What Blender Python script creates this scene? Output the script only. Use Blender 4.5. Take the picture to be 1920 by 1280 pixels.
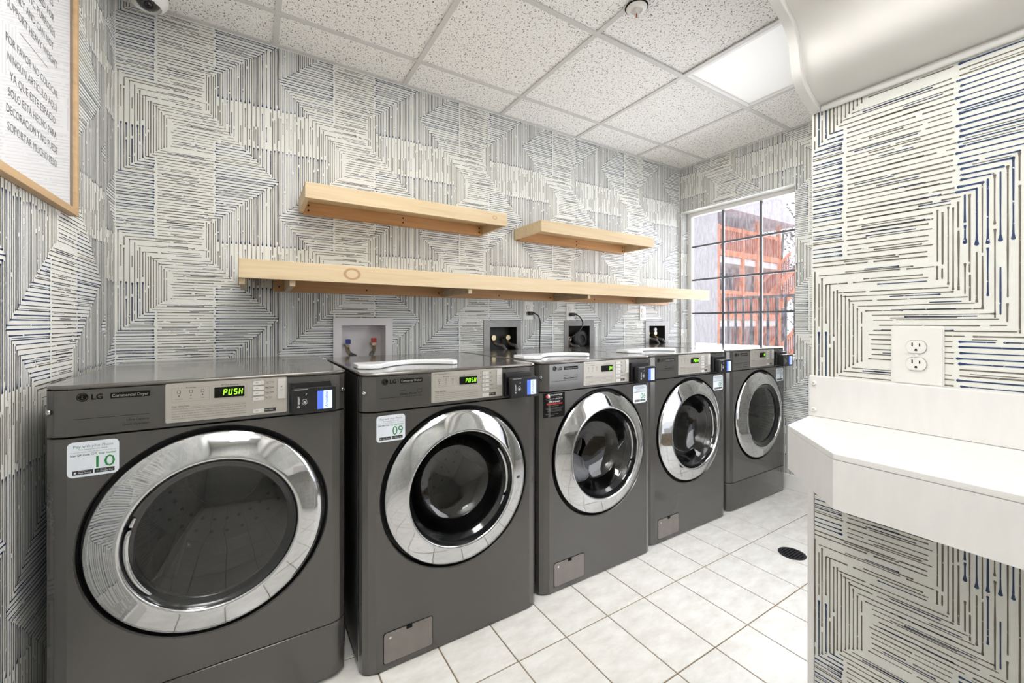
import bpy, math, random
from mathutils import Vector, Matrix
PI = math.pi
for o in list(bpy.data.objects): bpy.data.objects.remove(o)
scn = bpy.context.scene
COL = scn.collection

# ------------------------------------------------------------------ camera, world, light, exposure
EYE = 1.11
cam_d = bpy.data.cameras.new('camera'); cam = bpy.data.objects.new('camera', cam_d); COL.objects.link(cam)
cam_d.sensor_fit = 'HORIZONTAL'; cam_d.sensor_width = 36.0
cam_d.lens = 780.0/1920*36; cam_d.shift_y = -34.0/1920; cam_d.clip_start = 0.02; cam_d.clip_end = 200
cam.location = (0, 0, EYE); cam.rotation_euler = (PI/2, 0, -math.atan2(485, 780))
scn.camera = cam
scn.view_settings.view_transform = 'Standard'; scn.view_settings.look = 'None'
scn.view_settings.gamma = 1.0; scn.view_settings.use_curve_mapping = False
scn.view_settings.exposure = 0.0

world = bpy.data.worlds.new('sky'); scn.world = world; world.use_nodes = True
wn = world.node_tree.nodes; wl = world.node_tree.links
wb = wn['Background']; wtc = wn.new('ShaderNodeTexCoord'); wno = wn.new('ShaderNodeTexNoise'); wcr = wn.new('ShaderNodeValToRGB')
wno.inputs['Scale'].default_value = 2.2; wno.inputs['Detail'].default_value = 4
wcr.color_ramp.elements[0].color = (0.86, 0.90, 1.0, 1); wcr.color_ramp.elements[1].color = (1, 1, 1, 1)
wl.new(wtc.outputs['Generated'], wno.inputs['Vector']); wl.new(wno.outputs['Fac'], wcr.inputs['Fac']); wl.new(wcr.outputs['Color'], wb.inputs['Color'])
wb.inputs['Strength'].default_value = 1.45

def area(name, loc, rot, sx, sy, power, col=(1, 1, 1), spread=PI):
    d = bpy.data.lights.new(name, 'AREA'); d.shape = 'RECTANGLE'; d.size = sx; d.size_y = sy
    d.energy = power; d.color = col; d.spread = spread
    o = bpy.data.objects.new(name, d); COL.objects.link(o); o.location = loc; o.rotation_euler = rot
    return o
# one real and two added troffers (built below), an added uplight and doorway lamp
area('ceiling_area_light', (2.222, 1.079, 2.375), (0, 0, 0), 0.56, 0.56, 7)
area('ceiling_area_light', (0.392, 1.079, 2.375), (0, 0, 0), 0.56, 0.56, 17, (1, 0.975, 0.935))  # unseen panel added to light the back wall and machine tops
area('ceiling_area_light', (0.392, -0.751, 2.375), (0, 0, 0), 0.56, 0.56, 5)  # unseen panel added behind the camera for more light
area('added_uplight', (0.10, -0.45, 1.45), (PI*0.93, 0, 0.0), 0.5, 0.5, 42, (0.98, 0.99, 1), spread=1.5)  # unseen lamp added behind the camera to brighten the ceiling
area('added_doorway_light', (1.94, 0.38, 1.25), (PI/2-0.45, 0, 0), 0.85, 1.4, 15, (0.93, 0.96, 1.0))  # lamp added in an unseen doorway to brighten the floor
area('window_daylight', (3.215, 1.79, 1.46), (0, PI/2, 0), 1.08, 0.80, 15, (0.93, 0.95, 1.0), spread=1.9)

# ------------------------------------------------------------------ helpers
def lin(c):
    c = c/255.0
    return c/12.92 if c <= 0.04045 else ((c+0.055)/1.055)**2.4
def rgb(r, g, b): return (lin(r), lin(g), lin(b), 1)
MATS = {}
def pm(name, col, rough=0.5, metal=0.0, var=0.06, scale=30.0, bump=0.0, coat=0.0, spec=0.5, stretch=(1, 1, 1), emit=0.0, rvar=0.0):
    if name in MATS: return MATS[name]
    m = bpy.data.materials.new(name); m.use_nodes = True; MATS[name] = m
    n = m.node_tree.nodes; l = m.node_tree.links; p = n['Principled BSDF']
    tc = n.new('ShaderNodeTexCoord'); mp = n.new('ShaderNodeMapping'); mp.inputs['Scale'].default_value = stretch
    no = n.new('ShaderNodeTexNoise'); no.inputs['Scale'].default_value = scale; no.inputs['Detail'].default_value = 5
    l.new(tc.outputs['Object'], mp.inputs['Vector']); l.new(mp.outputs['Vector'], no.inputs['Vector'])
    cr = n.new('ShaderNodeValToRGB'); e = cr.color_ramp.elements
    e[0].position = 0.3; e[1].position = 0.7
    e[0].color = tuple(max(0, c*(1-var)) for c in col[:3])+(1,); e[1].color = tuple(min(1, c*(1+var)) for c in col[:3])+(1,)
    l.new(no.outputs['Fac'], cr.inputs['Fac']); l.new(cr.outputs['Color'], p.inputs['Base Color'])
    p.inputs['Roughness'].default_value = rough; p.inputs['Metallic'].default_value = metal
    p.inputs['Coat Weight'].default_value = coat; p.inputs['Coat Roughness'].default_value = 0.08
    p.inputs['Specular IOR Level'].default_value = spec
    if rvar:
        mr = n.new('ShaderNodeMapRange'); mr.inputs['To Min'].default_value = max(0, rough-rvar); mr.inputs['To Max'].default_value = rough+rvar
        l.new(no.outputs['Fac'], mr.inputs['Value']); l.new(mr.outputs['Result'], p.inputs['Roughness'])
    if bump:
        b = n.new('ShaderNodeBump'); b.inputs['Strength'].default_value = bump; b.inputs['Distance'].default_value = 0.002
        l.new(no.outputs['Fac'], b.inputs['Height']); l.new(b.outputs['Normal'], p.inputs['Normal'])
    if emit:
        l.new(cr.outputs['Color'], p.inputs['Emission Color']); p.inputs['Emission Strength'].default_value = emit
    return m

def mesh_from(name, verts, faces, fm=None, mats=(), smooth=None, fs=None):
    me = bpy.data.meshes.new(name); me.from_pydata(verts, [], faces)
    for m in mats: me.materials.append(m)
    if fm: me.polygons.foreach_set('material_index', fm)
    if smooth is not None:
        me.polygons.foreach_set('use_smooth', [True]*len(faces)); me.set_sharp_from_angle(angle=math.radians(smooth))
    me.update(); return me
def link(name, me, parent=None, loc=(0, 0, 0), bevel=0, seg=2, label=None, cat=None, group=None, kind=None):
    o = bpy.data.objects.new(name, me); COL.objects.link(o); o.location = loc
    if parent is not None: o.parent = parent
    if bevel:
        b = o.modifiers.new('bevel', 'BEVEL'); b.width = bevel; b.segments = seg; b.limit_method = 'ANGLE'; b.angle_limit = math.radians(40)
    tag(o, label, cat, group, kind); return o
def tag(o, label=None, cat=None, group=None, kind=None):
    if label: o['label'] = label
    if cat: o['category'] = cat
    if group: o['group'] = group
    if kind: o['kind'] = kind
def thing(name, label, cat, loc=(0, 0, 0), rz=0, group=None):
    o = bpy.data.objects.new(name, None); COL.objects.link(o); o.location = loc; o.rotation_euler = (0, 0, rz)
    o.empty_display_size = 0.05; tag(o, label, cat, group); return o

_txt = {}
def text_data(s, bold=0.0):
    k = (s, bold)
    if k in _txt: return _txt[k]
    cu = bpy.data.curves.new('t', 'FONT'); cu.body = s; cu.size = 1.0; cu.resolution_u = 2; cu.offset = bold; cu.fill_mode = 'FRONT'
    ob = bpy.data.objects.new('t', cu); COL.objects.link(ob)
    dg = bpy.context.evaluated_depsgraph_get(); me = ob.evaluated_get(dg).to_mesh()
    vs = [tuple(v.co) for v in me.vertices]; fs = [tuple(p.vertices) for p in me.polygons]
    ob.evaluated_get(dg).to_mesh_clear(); bpy.data.objects.remove(ob); bpy.data.curves.remove(cu)
    _txt[k] = (vs, fs); return _txt[k]

class M:
    def __init__(s): s.v = []; s.f = []; s.m = []
    def add(s, vs, fs, mi=0):
        b = len(s.v); s.v += [tuple(x) for x in vs]
        for f in fs: s.f.append(tuple(b+i for i in f)); s.m.append(mi)
    def quad(s, a, b, c, d, mi=0): s.add([a, b, c, d], [(0, 1, 2, 3)], mi)
    def box(s, x0, x1, y0, y1, z0, z1, mi=0):
        s.add([(x0, y0, z0), (x1, y0, z0), (x1, y1, z0), (x0, y1, z0), (x0, y0, z1), (x1, y0, z1), (x1, y1, z1), (x0, y1, z1)],
              [(0, 3, 2, 1), (4, 5, 6, 7), (0, 1, 5, 4), (1, 2, 6, 5), (2, 3, 7, 6), (3, 0, 4, 7)], mi)
    def prism(s, poly, fn0, fn1, mi=0):
        n = len(poly); a = [fn0(*p) for p in poly]; b = [fn1(*p) for p in poly]
        s.add(a+b, [tuple(range(n-1, -1, -1)), tuple(range(n, 2*n))]+[(i, (i+1) % n, n+(i+1) % n, n+i) for i in range(n)], mi)
    def lathe(s, prof, fn, n=64, mi=0, a0=0.0, a1=2*PI):
        """prof [(r,h)], fn(x,y,h)->xyz"""
        full = abs(a1-a0-2*PI) < 1e-6; k = n if full else n+1; vs = []
        for r, h in prof:
            for i in range(k):
                a = a0+(a1-a0)*i/n; vs.append(fn(r*math.cos(a), r*math.sin(a), h))
        fs = []
        for j in range(len(prof)-1):
            for i in range(n):
                i2 = (i+1) % k; fs.append((j*k+i, j*k+i2, (j+1)*k+i2, (j+1)*k+i))
        s.add(vs, fs, mi)
    def tube(s, path, r, n=8, mi=0, cap=True):
        P = [Vector(p) for p in path]; vs = []; up = Vector((0, 0, 1)); fs = []
        for i, p in enumerate(P):
            t = (P[min(i+1, len(P)-1)]-P[max(i-1, 0)]).normalized()
            a = t.cross(up if abs(t.z) < 0.95 else Vector((1, 0, 0))).normalized(); b = t.cross(a)
            rr = r[i] if isinstance(r, (list, tuple)) else r
            for k in range(n):
                q = 2*PI*k/n; vs.append(p+a*(rr*math.cos(q))+b*(rr*math.sin(q)))
        for i in range(len(P)-1):
            for k in range(n): fs.append((i*n+k, i*n+(k+1) % n, (i+1)*n+(k+1) % n, (i+1)*n+k))
        if cap: fs += [tuple(range(n-1, -1, -1)), tuple(range((len(P)-1)*n, len(P)*n))]
        s.add(vs, fs, mi)
    def text(s, body, size, fn, align='L', width=None, bold=0.0, mi=0):
        """fn(x,y)->xyz; baseline at y=0; size = cap height; width forces the length"""
        vs, fs = text_data(body, bold)
        if not vs: return
        xs = [v[0] for v in vs]; x0, x1 = min(xs), max(xs); k = size/0.70; kx = k
        if width: kx = width/(x1-x0)
        w = (x1-x0)*kx; off = {'L': 0, 'C': -w/2, 'R': -w}[align]
        s.add([fn((v[0]-x0)*kx+off, v[1]*k) for v in vs], fs, mi)
    def rrect(s, x0, x1, z0, z1, r, y0, y1, mi=0, n=5, fn=lambda x, z, y: (x, y, z)):
        pts = []
        for cx, cz, a in ((x1-r, z0+r, -PI/2), (x1-r, z1-r, 0), (x0+r, z1-r, PI/2), (x0+r, z0+r, PI)):
            for i in range(n+1):
                q = a+PI/2*i/n; pts.append((cx+r*math.cos(q), cz+r*math.sin(q)))
        s.prism(pts, lambda x, z: fn(x, z, y0), lambda x, z: fn(x, z, y1), mi)
    def mesh(s, name, mats, smooth=None): return mesh_from(name, s.v, s.f, s.m, mats, smooth)
    def build(s, name, mats, parent=None, loc=(0, 0, 0), smooth=None, **k):
        if not isinstance(mats, (list, tuple)): mats = [mats]
        return link(name, s.mesh(name, mats, smooth), parent, loc, **k)

def rect_minus(rect, holes):
    x0, x1, z0, z1 = rect; xs = {x0, x1}; zs = {z0, z1}
    for h in holes:
        for q in h[:2]:
            if x0 < q < x1: xs.add(q)
        for q in h[2:]:
            if z0 < q < z1: zs.add(q)
    xs = sorted(xs); zs = sorted(zs); out = []
    for i in range(len(xs)-1):
        for j in range(len(zs)-1):
            cx = (xs[i]+xs[i+1])/2; cz = (zs[j]+zs[j+1])/2
            if not any(h[0] < cx < h[1] and h[2] < cz < h[3] for h in holes): out.append((xs[i], xs[i+1], zs[j], zs[j+1]))
    return out

# ------------------------------------------------------------------ materials
PAPER = rgb(229, 229, 223)
def ink(name, col):
    m = bpy.data.materials.new(name); m.use_nodes = True; n = m.node_tree.nodes; l = m.node_tree.links; p = n['Principled BSDF']
    tc = n.new('ShaderNodeTexCoord'); no = n.new('ShaderNodeTexNoise'); no.inputs['Scale'].default_value = 130; no.inputs['Detail'].default_value = 4
    cr = n.new('ShaderNodeValToRGB'); e = cr.color_ramp.elements
    e[0].position = 0.27; e[1].position = 0.35; e[0].color = PAPER; e[1].color = col
    l.new(tc.outputs['Object'], no.inputs['Vector']); l.new(no.outputs['Fac'], cr.inputs['Fac']); l.new(cr.outputs['Color'], p.inputs['Base Color'])
    p.inputs['Roughness'].default_value = 0.6; return m
m_paper = pm('wallpaper_paper', PAPER, 0.65, var=0.02, scale=120, bump=0.12)
m_blue = ink('wallpaper_blue_ink', rgb(23, 49, 88)); m_taupe = ink('wallpaper_taupe_ink', rgb(98, 91, 80))
WALL = [m_paper, m_blue, m_taupe]
m_white = pm('white_paint', rgb(234, 232, 229), 0.4, var=0.015, scale=8)
m_lam = pm('white_laminate', rgb(232, 230, 228), 0.32, var=0.02, scale=14, stretch=(1, 4, 1))
m_plate = pm('outlet_plastic', rgb(236, 234, 230), 0.3, var=0.01)
m_black = pm('black_plastic', rgb(14, 14, 16), 0.35)
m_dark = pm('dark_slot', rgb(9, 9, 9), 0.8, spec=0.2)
m_rubber = pm('black_rubber', rgb(20, 20, 21), 0.5)
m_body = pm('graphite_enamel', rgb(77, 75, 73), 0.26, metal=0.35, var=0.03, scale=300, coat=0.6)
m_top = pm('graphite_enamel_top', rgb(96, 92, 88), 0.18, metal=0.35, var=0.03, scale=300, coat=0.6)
m_side = pm('cabinet_steel', rgb(52, 51, 50), 0.4, metal=0.3)
m_chrome = pm('chrome', rgb(204, 205, 207), 0.06, metal=1.0, var=0.01, rvar=0.03, scale=60)
m_rim = pm('black_rim', rgb(22, 23, 25), 0.12, var=0.05, coat=0.5)
m_drum = pm('drum_steel', rgb(70, 71, 73), 0.35, metal=0.8, scale=60)
m_panel = pm('silver_panel', rgb(172, 167, 159), 0.35, metal=0.25, var=0.02)
m_button = pm('button_grey', rgb(198, 196, 192), 0.35)
m_cover = pm('access_cover_grey', rgb(120, 113, 109), 0.3, metal=0.3, coat=0.3)
m_print = pm('black_print', rgb(30, 30, 30), 0.6)
m_printd = pm('dark_grey_print', rgb(14, 13, 13), 0.9, spec=0.1)
m_greyp = pm('grey_print', rgb(128, 126, 122), 0.6)
m_led = pm('green_led', (0.30, 1.0, 0.02, 1), 0.5, emit=1.6, var=0.0)
m_scrw = pm('screen_white', rgb(196, 214, 250), 0.3, emit=0.7, var=0.03)
m_scrb = pm('screen_blue', rgb(70, 100, 215), 0.3, emit=0.7, var=0.03)
m_scrt = pm('screen_text', rgb(60, 80, 150), 0.4)
m_wprint = pm('white_print', rgb(225, 226, 230), 0.6)
m_green = pm('green_print', rgb(22, 120, 58), 0.6)
m_teal = pm('teal_print', rgb(70, 130, 110), 0.6)
m_red = pm('red_print', rgb(190, 40, 40), 0.6)
m_stick = pm('sticker_white', rgb(226, 232, 240), 0.35, var=0.02)
m_stickb = pm('sticker_black', rgb(12, 11, 12), 0.75, spec=0.15)
m_screw = pm('screw_steel', rgb(200, 200, 200), 0.2, metal=1.0)
m_lid = pm('dispenser_white', rgb(232, 234, 236), 0.22, var=0.01, coat=0.3)
m_steel = pm('galvanised_grey', rgb(132, 130, 128), 0.45, metal=0.4, scale=14, var=0.12)
m_boxdark = pm('box_dark_interior', rgb(44, 42, 40), 0.6, var=0.3, scale=20)
m_brass = pm('valve_brass', rgb(176, 160, 130), 0.3, metal=0.9)
m_bluek = pm('blue_handle', rgb(24, 44, 130), 0.4); m_redk = pm('red_handle', rgb(150, 24, 28), 0.4)
m_hose = pm('grey_hose', rgb(84, 84, 84), 0.5)
m_boxw = pm('white_box_plastic', rgb(226, 222, 224), 0.4, var=0.02)
m_grate = pm('drain_grate', rgb(50, 50, 58), 0.35, metal=0.6, var=0.2)
m_alum = pm('grey_muntin', rgb(96, 98, 104), 0.4)
m_vinyl = pm('white_window_frame', rgb(230, 229, 226), 0.4, var=0.02)
m_grid = pm('ceiling_grid_paint', rgb(206, 205, 202), 0.45, var=0.02)
m_dome = pm('camera_dome', rgb(8, 8, 9), 0.05, coat=1.0)
m_redbulb = pm('red_glass_bulb', rgb(150, 50, 30), 0.15)

def wood(name, base, dark, knots=(), ax=0):
    m = bpy.data.materials.new(name); m.use_nodes = True; n = m.node_tree.nodes; l = m.node_tree.links; p = n['Principled BSDF']
    tc = n.new('ShaderNodeTexCoord'); mp = n.new('ShaderNodeMapping'); sc = [26, 26, 26]; sc[ax] = 1.6; mp.inputs['Scale'].default_value = sc
    no = n.new('ShaderNodeTexNoise'); no.inputs['Scale'].default_value = 1.6; no.inputs['Detail'].default_value = 6; no.inputs['Distortion'].default_value = 0.8
    l.new(tc.outputs['Object'], mp.inputs['Vector']); l.new(mp.outputs['Vector'], no.inputs['Vector'])
    cr = n.new('ShaderNodeValToRGB'); e = cr.color_ramp.elements; e[0].position = 0.32; e[1].position = 0.68; e[0].color = dark; e[1].color = base
    l.new(no.outputs['Fac'], cr.inputs['Fac']); cur = cr.outputs['Color']
    for (kx, ky, kz, r, col) in knots:
        sp = n.new('ShaderNodeVectorMath'); sp.operation = 'SUBTRACT'; sp.inputs[1].default_value = (kx, ky, kz); l.new(tc.outputs['Object'], sp.inputs[0])
        ml = n.new('ShaderNodeVectorMath'); ml.operation = 'MULTIPLY'; ml.inputs[1].default_value = (0.8, 0.0, 1.1); l.new(sp.outputs[0], ml.inputs[0])
        ln = n.new('ShaderNodeVectorMath'); ln.operation = 'LENGTH'; l.new(ml.outputs[0], ln.inputs[0])
        c2 = n.new('ShaderNodeValToRGB'); q = c2.color_ramp.elements; q[0].position = 0.55; q[0].color = (0, 0, 0, 1); q[1].position = 1.0; q[1].color = (0, 0, 0, 1)
        a = q.new(0.72); a.color = (0.8, 0.8, 0.8, 1); b = q.new(0.86); b.color = (0.6, 0.6, 0.6, 1)
        dv = n.new('ShaderNodeMath'); dv.operation = 'DIVIDE'; dv.inputs[1].default_value = r; l.new(ln.outputs['Value'], dv.inputs[0]); l.new(dv.outputs[0], c2.inputs['Fac'])
        mx = n.new('ShaderNodeMix'); mx.data_type = 'RGBA'; l.new(c2.outputs['Color'], mx.inputs['Factor']); l.new(cur, mx.inputs['A']); mx.inputs['B'].default_value = col; cur = mx.outputs['Result']
    l.new(cur, p.inputs['Base Color']); p.inputs['Roughness'].default_value = 0.5; return m
PINE = rgb(208, 188, 154); PINE2 = rgb(195, 172, 137)
m_pine = wood('pine', PINE, PINE2)
m_pine_dark = wood('pine_shade_tone', rgb(200, 154, 106), rgb(182, 136, 88))  # cleat pine, warm shade under the shelves put into its colour
m_oakf = wood('oak_frame', rgb(200, 168, 128), rgb(182, 150, 110), ax=1)

def glass_mat(name, tint, dirt=0.0, rough=0.0, ior=1.5):
    m = bpy.data.materials.new(name); m.use_nodes = True; n = m.node_tree.nodes; l = m.node_tree.links; n.remove(n['Principled BSDF'])
    out = n['Material Output']; tr = n.new('ShaderNodeBsdfTransparent'); tr.inputs['Color'].default_value = tint
    gl = n.new('ShaderNodeBsdfGlossy'); gl.inputs['Roughness'].default_value = rough; lw = n.new('ShaderNodeLayerWeight'); lw.inputs['Blend'].default_value = 0.5
    pw = n.new('ShaderNodeMath'); pw.operation = 'POWER'; pw.inputs[1].default_value = 5.0; l.new(lw.outputs['Facing'], pw.inputs[0])
    f0 = ((ior-1)/(ior+1))**2; fr = n.new('ShaderNodeMath'); fr.operation = 'MULTIPLY_ADD'; fr.inputs[1].default_value = 1-f0; fr.inputs[2].default_value = f0; l.new(pw.outputs[0], fr.inputs[0])
    mx = n.new('ShaderNodeMixShader'); l.new(fr.outputs[0], mx.inputs[0]); l.new(tr.outputs[0], mx.inputs[1]); l.new(gl.outputs[0], mx.inputs[2]); cur = mx
    if dirt:
        df = n.new('ShaderNodeBsdfDiffuse'); df.inputs['Color'].default_value = (0.9, 0.9, 0.95, 1); tl = n.new('ShaderNodeBsdfTranslucent'); tl.inputs['Color'].default_value = (0.9, 0.9, 0.95, 1)
        ad = n.new('ShaderNodeMixShader'); l.new(df.outputs[0], ad.inputs[1]); l.new(tl.outputs[0], ad.inputs[2])
        tc = n.new('ShaderNodeTexCoord'); mp = n.new('ShaderNodeMapping'); mp.inputs['Scale'].default_value = (1, 40, 9); no = n.new('ShaderNodeTexNoise'); no.inputs['Scale'].default_value = 2.0; no.inputs['Detail'].default_value = 8
        l.new(tc.outputs['Object'], mp.inputs[0]); l.new(mp.outputs[0], no.inputs['Vector'])
        mr = n.new('ShaderNodeMapRange'); mr.inputs['From Min'].default_value = 0.35; mr.inputs['From Max'].default_value = 0.75; mr.inputs['To Min'].default_value = dirt*0.4; mr.inputs['To Max'].default_value = dirt*1.8
        l.new(no.outputs['Fac'], mr.inputs['Value']); m2 = n.new('ShaderNodeMixShader'); l.new(mr.outputs[0], m2.inputs[0]); l.new(mx.outputs[0], m2.inputs[1]); l.new(ad.outputs[0], m2.inputs[2]); cur = m2
    l.new(cur.outputs[0], out.inputs['Surface']); return m
m_wglass = glass_mat('window_glass', (0.96, 0.96, 0.98, 1), dirt=0.075)
m_dglass = glass_mat('door_glass', (0.56, 0.56, 0.57, 1), ior=1.8)
m_pglass = glass_mat('picture_glass', (0.98, 0.98, 0.98, 1))

# ------------------------------------------------------------------ wallpaper print (27 in wide, 25 1/4 in repeat)
SP, TP = 0.686, 0.64
def Lb(t):
    t %= TP
    if t < 0.24: return t/0.857
    if t < 0.355: return 0.282
    return TP-t
def Rb(t):
    t %= TP
    if 0.429 <= t < 0.575: return 0.412
    if 0.158 <= t < 0.429: return 0.686-(t-0.158)*1.011
    if t >= 0.575: t -= TP
    return max(0.412, 0.444+(t+0.049)*1.169)
def make_tile():
    R = random.Random(7); H = []; V = []      # (p0,p1,c,width,blob0,blob1,mat)
    NR = 54
    def w(b): return (0.0030 if b else 0.0026)*R.uniform(0.75, 1.2)
    def broken(L, p0, p1, c, mat, b0=0, b1=0, gap=0.25):
        if p1-p0 > 0.07 and R.random() < gap:
            q = R.uniform(p0+0.02, p1-0.02); g = R.uniform(0.004, 0.014)
            L.append((p0, q, c, w(mat == 1), b0, R.choice((0, 0, 0.0024)), mat))
            L.append((q+g, p1, c+R.uniform(-0.0006, 0.0006), w(mat == 1), R.choice((0, 0, 0.0024)), b1, mat))
        else: L.append((p0, p1, c, w(mat == 1), b0, b1, mat))
    for i in range(NR):
        t = (i+0.5)*TP/NR+R.uniform(-0.0012, 0.0012); l0 = Lb(t); r0 = Rb(t)
        bl = t > 0.492 or t < 0.205; br = t < 0.298 or t > 0.591
        tin = 0.355 > t > 0.24
        a = l0+R.uniform(-0.006, 0.006) if not tin else l0+R.uniform(0.008, 0.03)
        e = r0+R.uniform(-0.006, 0.006)
        if bl and a < 0.225:
            if R.random() < 0.82: broken(H, a, 0.24+R.uniform(-0.003, 0.002), t, 1, R.choice((0, 0.0026)), R.choice((0.0032, 0.0036, 0.0026)), 0.15)
            else: broken(H, a, 0.242, t, 2, 0, 0.002, 0.4)
            if R.random() < 0.3: H.append((max(a, 0.02)+R.uniform(0, 0.05), 0.238, t+0.0045, 0.0016, 0, 0.0015, R.choice((1, 2))))
            c0 = 0.246+R.uniform(0, 0.004)
        else: c0 = a
        if br and e > 0.46:
            c1 = 0.44+R.uniform(-0.006, 0.003)
            if R.random() < 0.85: broken(H, 0.443+R.uniform(-0.004, 0.004), e, t, 1, R.choice((0.0032, 0.0036, 0.0028)), R.choice((0, 0.0026, 0.003)), 0.2)
            else: broken(H, 0.446, e, t, 2, 0.002, 0, 0.4)
            if R.random() < 0.35 and e > 0.52: H.append((0.45+R.uniform(0, 0.03), e-R.uniform(0.0, 0.05), t+0.0048, 0.0017, 0, 0, R.choice((1, 2, 2))))
        else: c1 = e if r0 > 0.42 else r0-R.uniform(0.004, 0.016)
        if c1-c0 > 0.01:
            if R.random() < 0.9: broken(H, c0, c1, t, 2, R.choice((0, 0, 0.0022)), R.choice((0, 0, 0.0024)), 0.55)
            if R.random() < 0.5 and c1-c0 > 0.1:
                ln = R.uniform(0.05, 0.13); q = R.uniform(c0+0.01, max(c0+0.02, c1-ln-0.01)); H.append((q, min(q+ln, c1), t+R.choice((-0.0045, 0.0045, 0.0012)), 0.0022, R.choice((0, 0.002)), R.choice((0, 0.0022)), R.choice((1, 1, 2))))
    NC = 41
    for i in range(2*NC):
        s = (i+0.25)*SP/(2*NC)+R.uniform(-0.0008, 0.0008); blue = i % 2 == 0
        if s < 0.283: a, b = 0.857*s, TP-s
        elif s < 0.412: continue
        else: a, b = 0.158+(SP-s)/1.011, (s-0.444)/1.169-0.049+TP
        if s >= 0.412: b = max(b, 0.575)
        a += R.uniform(-0.006, 0.006); b += R.uniform(-0.006, 0.006)
        inner = 0.22 < s < 0.45
        if inner:
            broken(V, a, b, s, 2, 0.0022, 0.0022, 0.3); continue
        if blue:
            if a < 0.29: broken(V, a, 0.306+R.uniform(-0.005, 0.004), s, 1, R.choice((0, 0.0026)), R.choice((0.0032, 0.0036)), 0.12)
            if b > 0.51: broken(V, 0.495+R.uniform(-0.004, 0.006), b, s, 1, R.choice((0.0034, 0.0038)), R.choice((0, 0.0026)), 0.12)
            lo = max(a, 0.314); hi = min(b, 0.487)
            if hi-lo > 0.04 and R.random() < 0.8:
                ln = R.uniform(0.04, 0.12); q = R.uniform(lo, max(lo, hi-ln)); V.append((q, min(q+ln, hi), s, 0.0025, R.choice((0, 0.0024)), R.choice((0, 0.0024)), 2 if R.random() < 0.85 else 1))
        else:
            if R.random() < 0.92: broken(V, a, b, s, 2, R.choice((0, 0.0026)), R.choice((0, 0.0026)), 0.75)
    return H, V
TILE_H, TILE_V = make_tile()
def stroke(m, p0, p1, c, w, b0, b1, mat, fn, R):
    L = p1-p0
    if L < 0.004: return
    P = []
    def end(b, sgn, o):
        if b: return [(o, b*0.3), (o+sgn*b*0.6, b*0.95), (o+sgn*b*1.4, b*0.8), (o+sgn*b*3.6, w*0.55)]
        return [(o, w*0.2), (o+sgn*w*0.6, w*0.5)]
    if L < 0.03: b0 *= 0.6; b1 *= 0.6
    A = end(b0, 1, p0); B = end(b1, -1, p1)[::-1]
    mid = []
    k = int(L/0.06)
    for i in range(k): mid.append((p0+L*(i+0.5)/k+R.uniform(-0.01, 0.01), w*R.uniform(0.36, 0.62)))
    for q in A+mid+B:
        if not P or q[0] > P[-1][0]+0.0004: P.append(q)
    if len(P) < 2: return
    vs = []; fs = []
    for p, h in P: vs += [fn(p, c+h), fn(p, c-h)]
    for i in range(len(P)-1): fs.append((2*i, 2*i+1, 2*i+3, 2*i+2))
    m.add(vs, fs, mat)
def cut(p0, p1, c, lo, hi, clo, chi, holes, horiz):
    """clip to the rect, minus the holes -> list of (p0,p1,clipped0,clipped1)"""
    if not (clo < c < chi): return []
    a = max(p0, lo); b = min(p1, hi); out = [(a, b)] if b > a else []
    for h in holes:
        h0, h1, k0, k1 = (h if horiz else (h[2], h[3], h[0], h[1]))
        if not (k0 < c < k1): continue
        nx = []
        for x, y in out:
            if h1 <= x or h0 >= y: nx.append((x, y)); continue
            if h0 > x: nx.append((x, h0))
            if h1 < y: nx.append((h1, y))
        out = nx
    return [(x, y, x > p0+1e-6, y < p1-1e-6) for x, y in out]
def paper_print(m, fn, a0, a1, z0, z1, sg, s0, t0, holes=(), seed=1):
    """fn(a,z)->xyz on the wall face; s = sg*a+s0, t = z+t0"""
    R = random.Random(seed); e = 0.002
    smin, smax = sorted((sg*a0+s0, sg*a1+s0)); tmin, tmax = z0+t0, z1+t0
    for k in range(math.floor(smin/SP)-1, math.floor(smax/SP)+2):
        for j in range(math.floor(tmin/TP)-1, math.floor(tmax/TP)+2):
            for (p0, p1, c, w, b0, b1, mat) in TILE_H:
                z = c+j*TP-t0; q0 = (p0+k*SP-s0)*sg; q1 = (p1+k*SP-s0)*sg; B0, B1 = b0, b1
                if q0 > q1: q0, q1, B0, B1 = q1, q0, b1, b0
                for x, y, c0, c1 in cut(q0, q1, z, a0+e, a1-e, z0+e, z1-e, holes, True):
                    stroke(m, x, y, z, w, 0 if c0 else B0, 0 if c1 else B1, mat, fn, R)
            for (p0, p1, c, w, b0, b1, mat) in TILE_V:
                a = (c+k*SP-s0)*sg; q0 = p0+j*TP-t0; q1 = p1+j*TP-t0
                for x, y, c0, c1 in cut(q0, q1, a, z0+e, z1-e, a0+e, a1-e, holes, False):
                    stroke(m, x, y, a, w, 0 if c0 else b1*0+b0, 0 if c1 else b1, mat, lambda p, q: fn(q, p), R)

# ------------------------------------------------------------------ room shell
XL, XR, YB, YF, ZC = -0.468, 3.06, 2.24, -1.4, 2.405
XP, YE = 1.28, 0.5256
EPS = 0.0004
WIN = (1.356, 2.222, 0.86, 2.04)          # y0,y1,z0,z1
BOXES = [((0.338, 0.636, 0.86, 1.139), (0.380, 0.597, 0.90, 1.099)), ((1.188, 1.457, 0.86, 1.128), (1.231, 1.427, 0.90, 1.087)),
         ((1.813, 2.083, 0.86, 1.128), (1.85, 2.046, 0.90, 1.092)), ((2.632, 2.905, 0.86, 1.128), (2.676, 2.868, 0.90, 1.090))]

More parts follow.
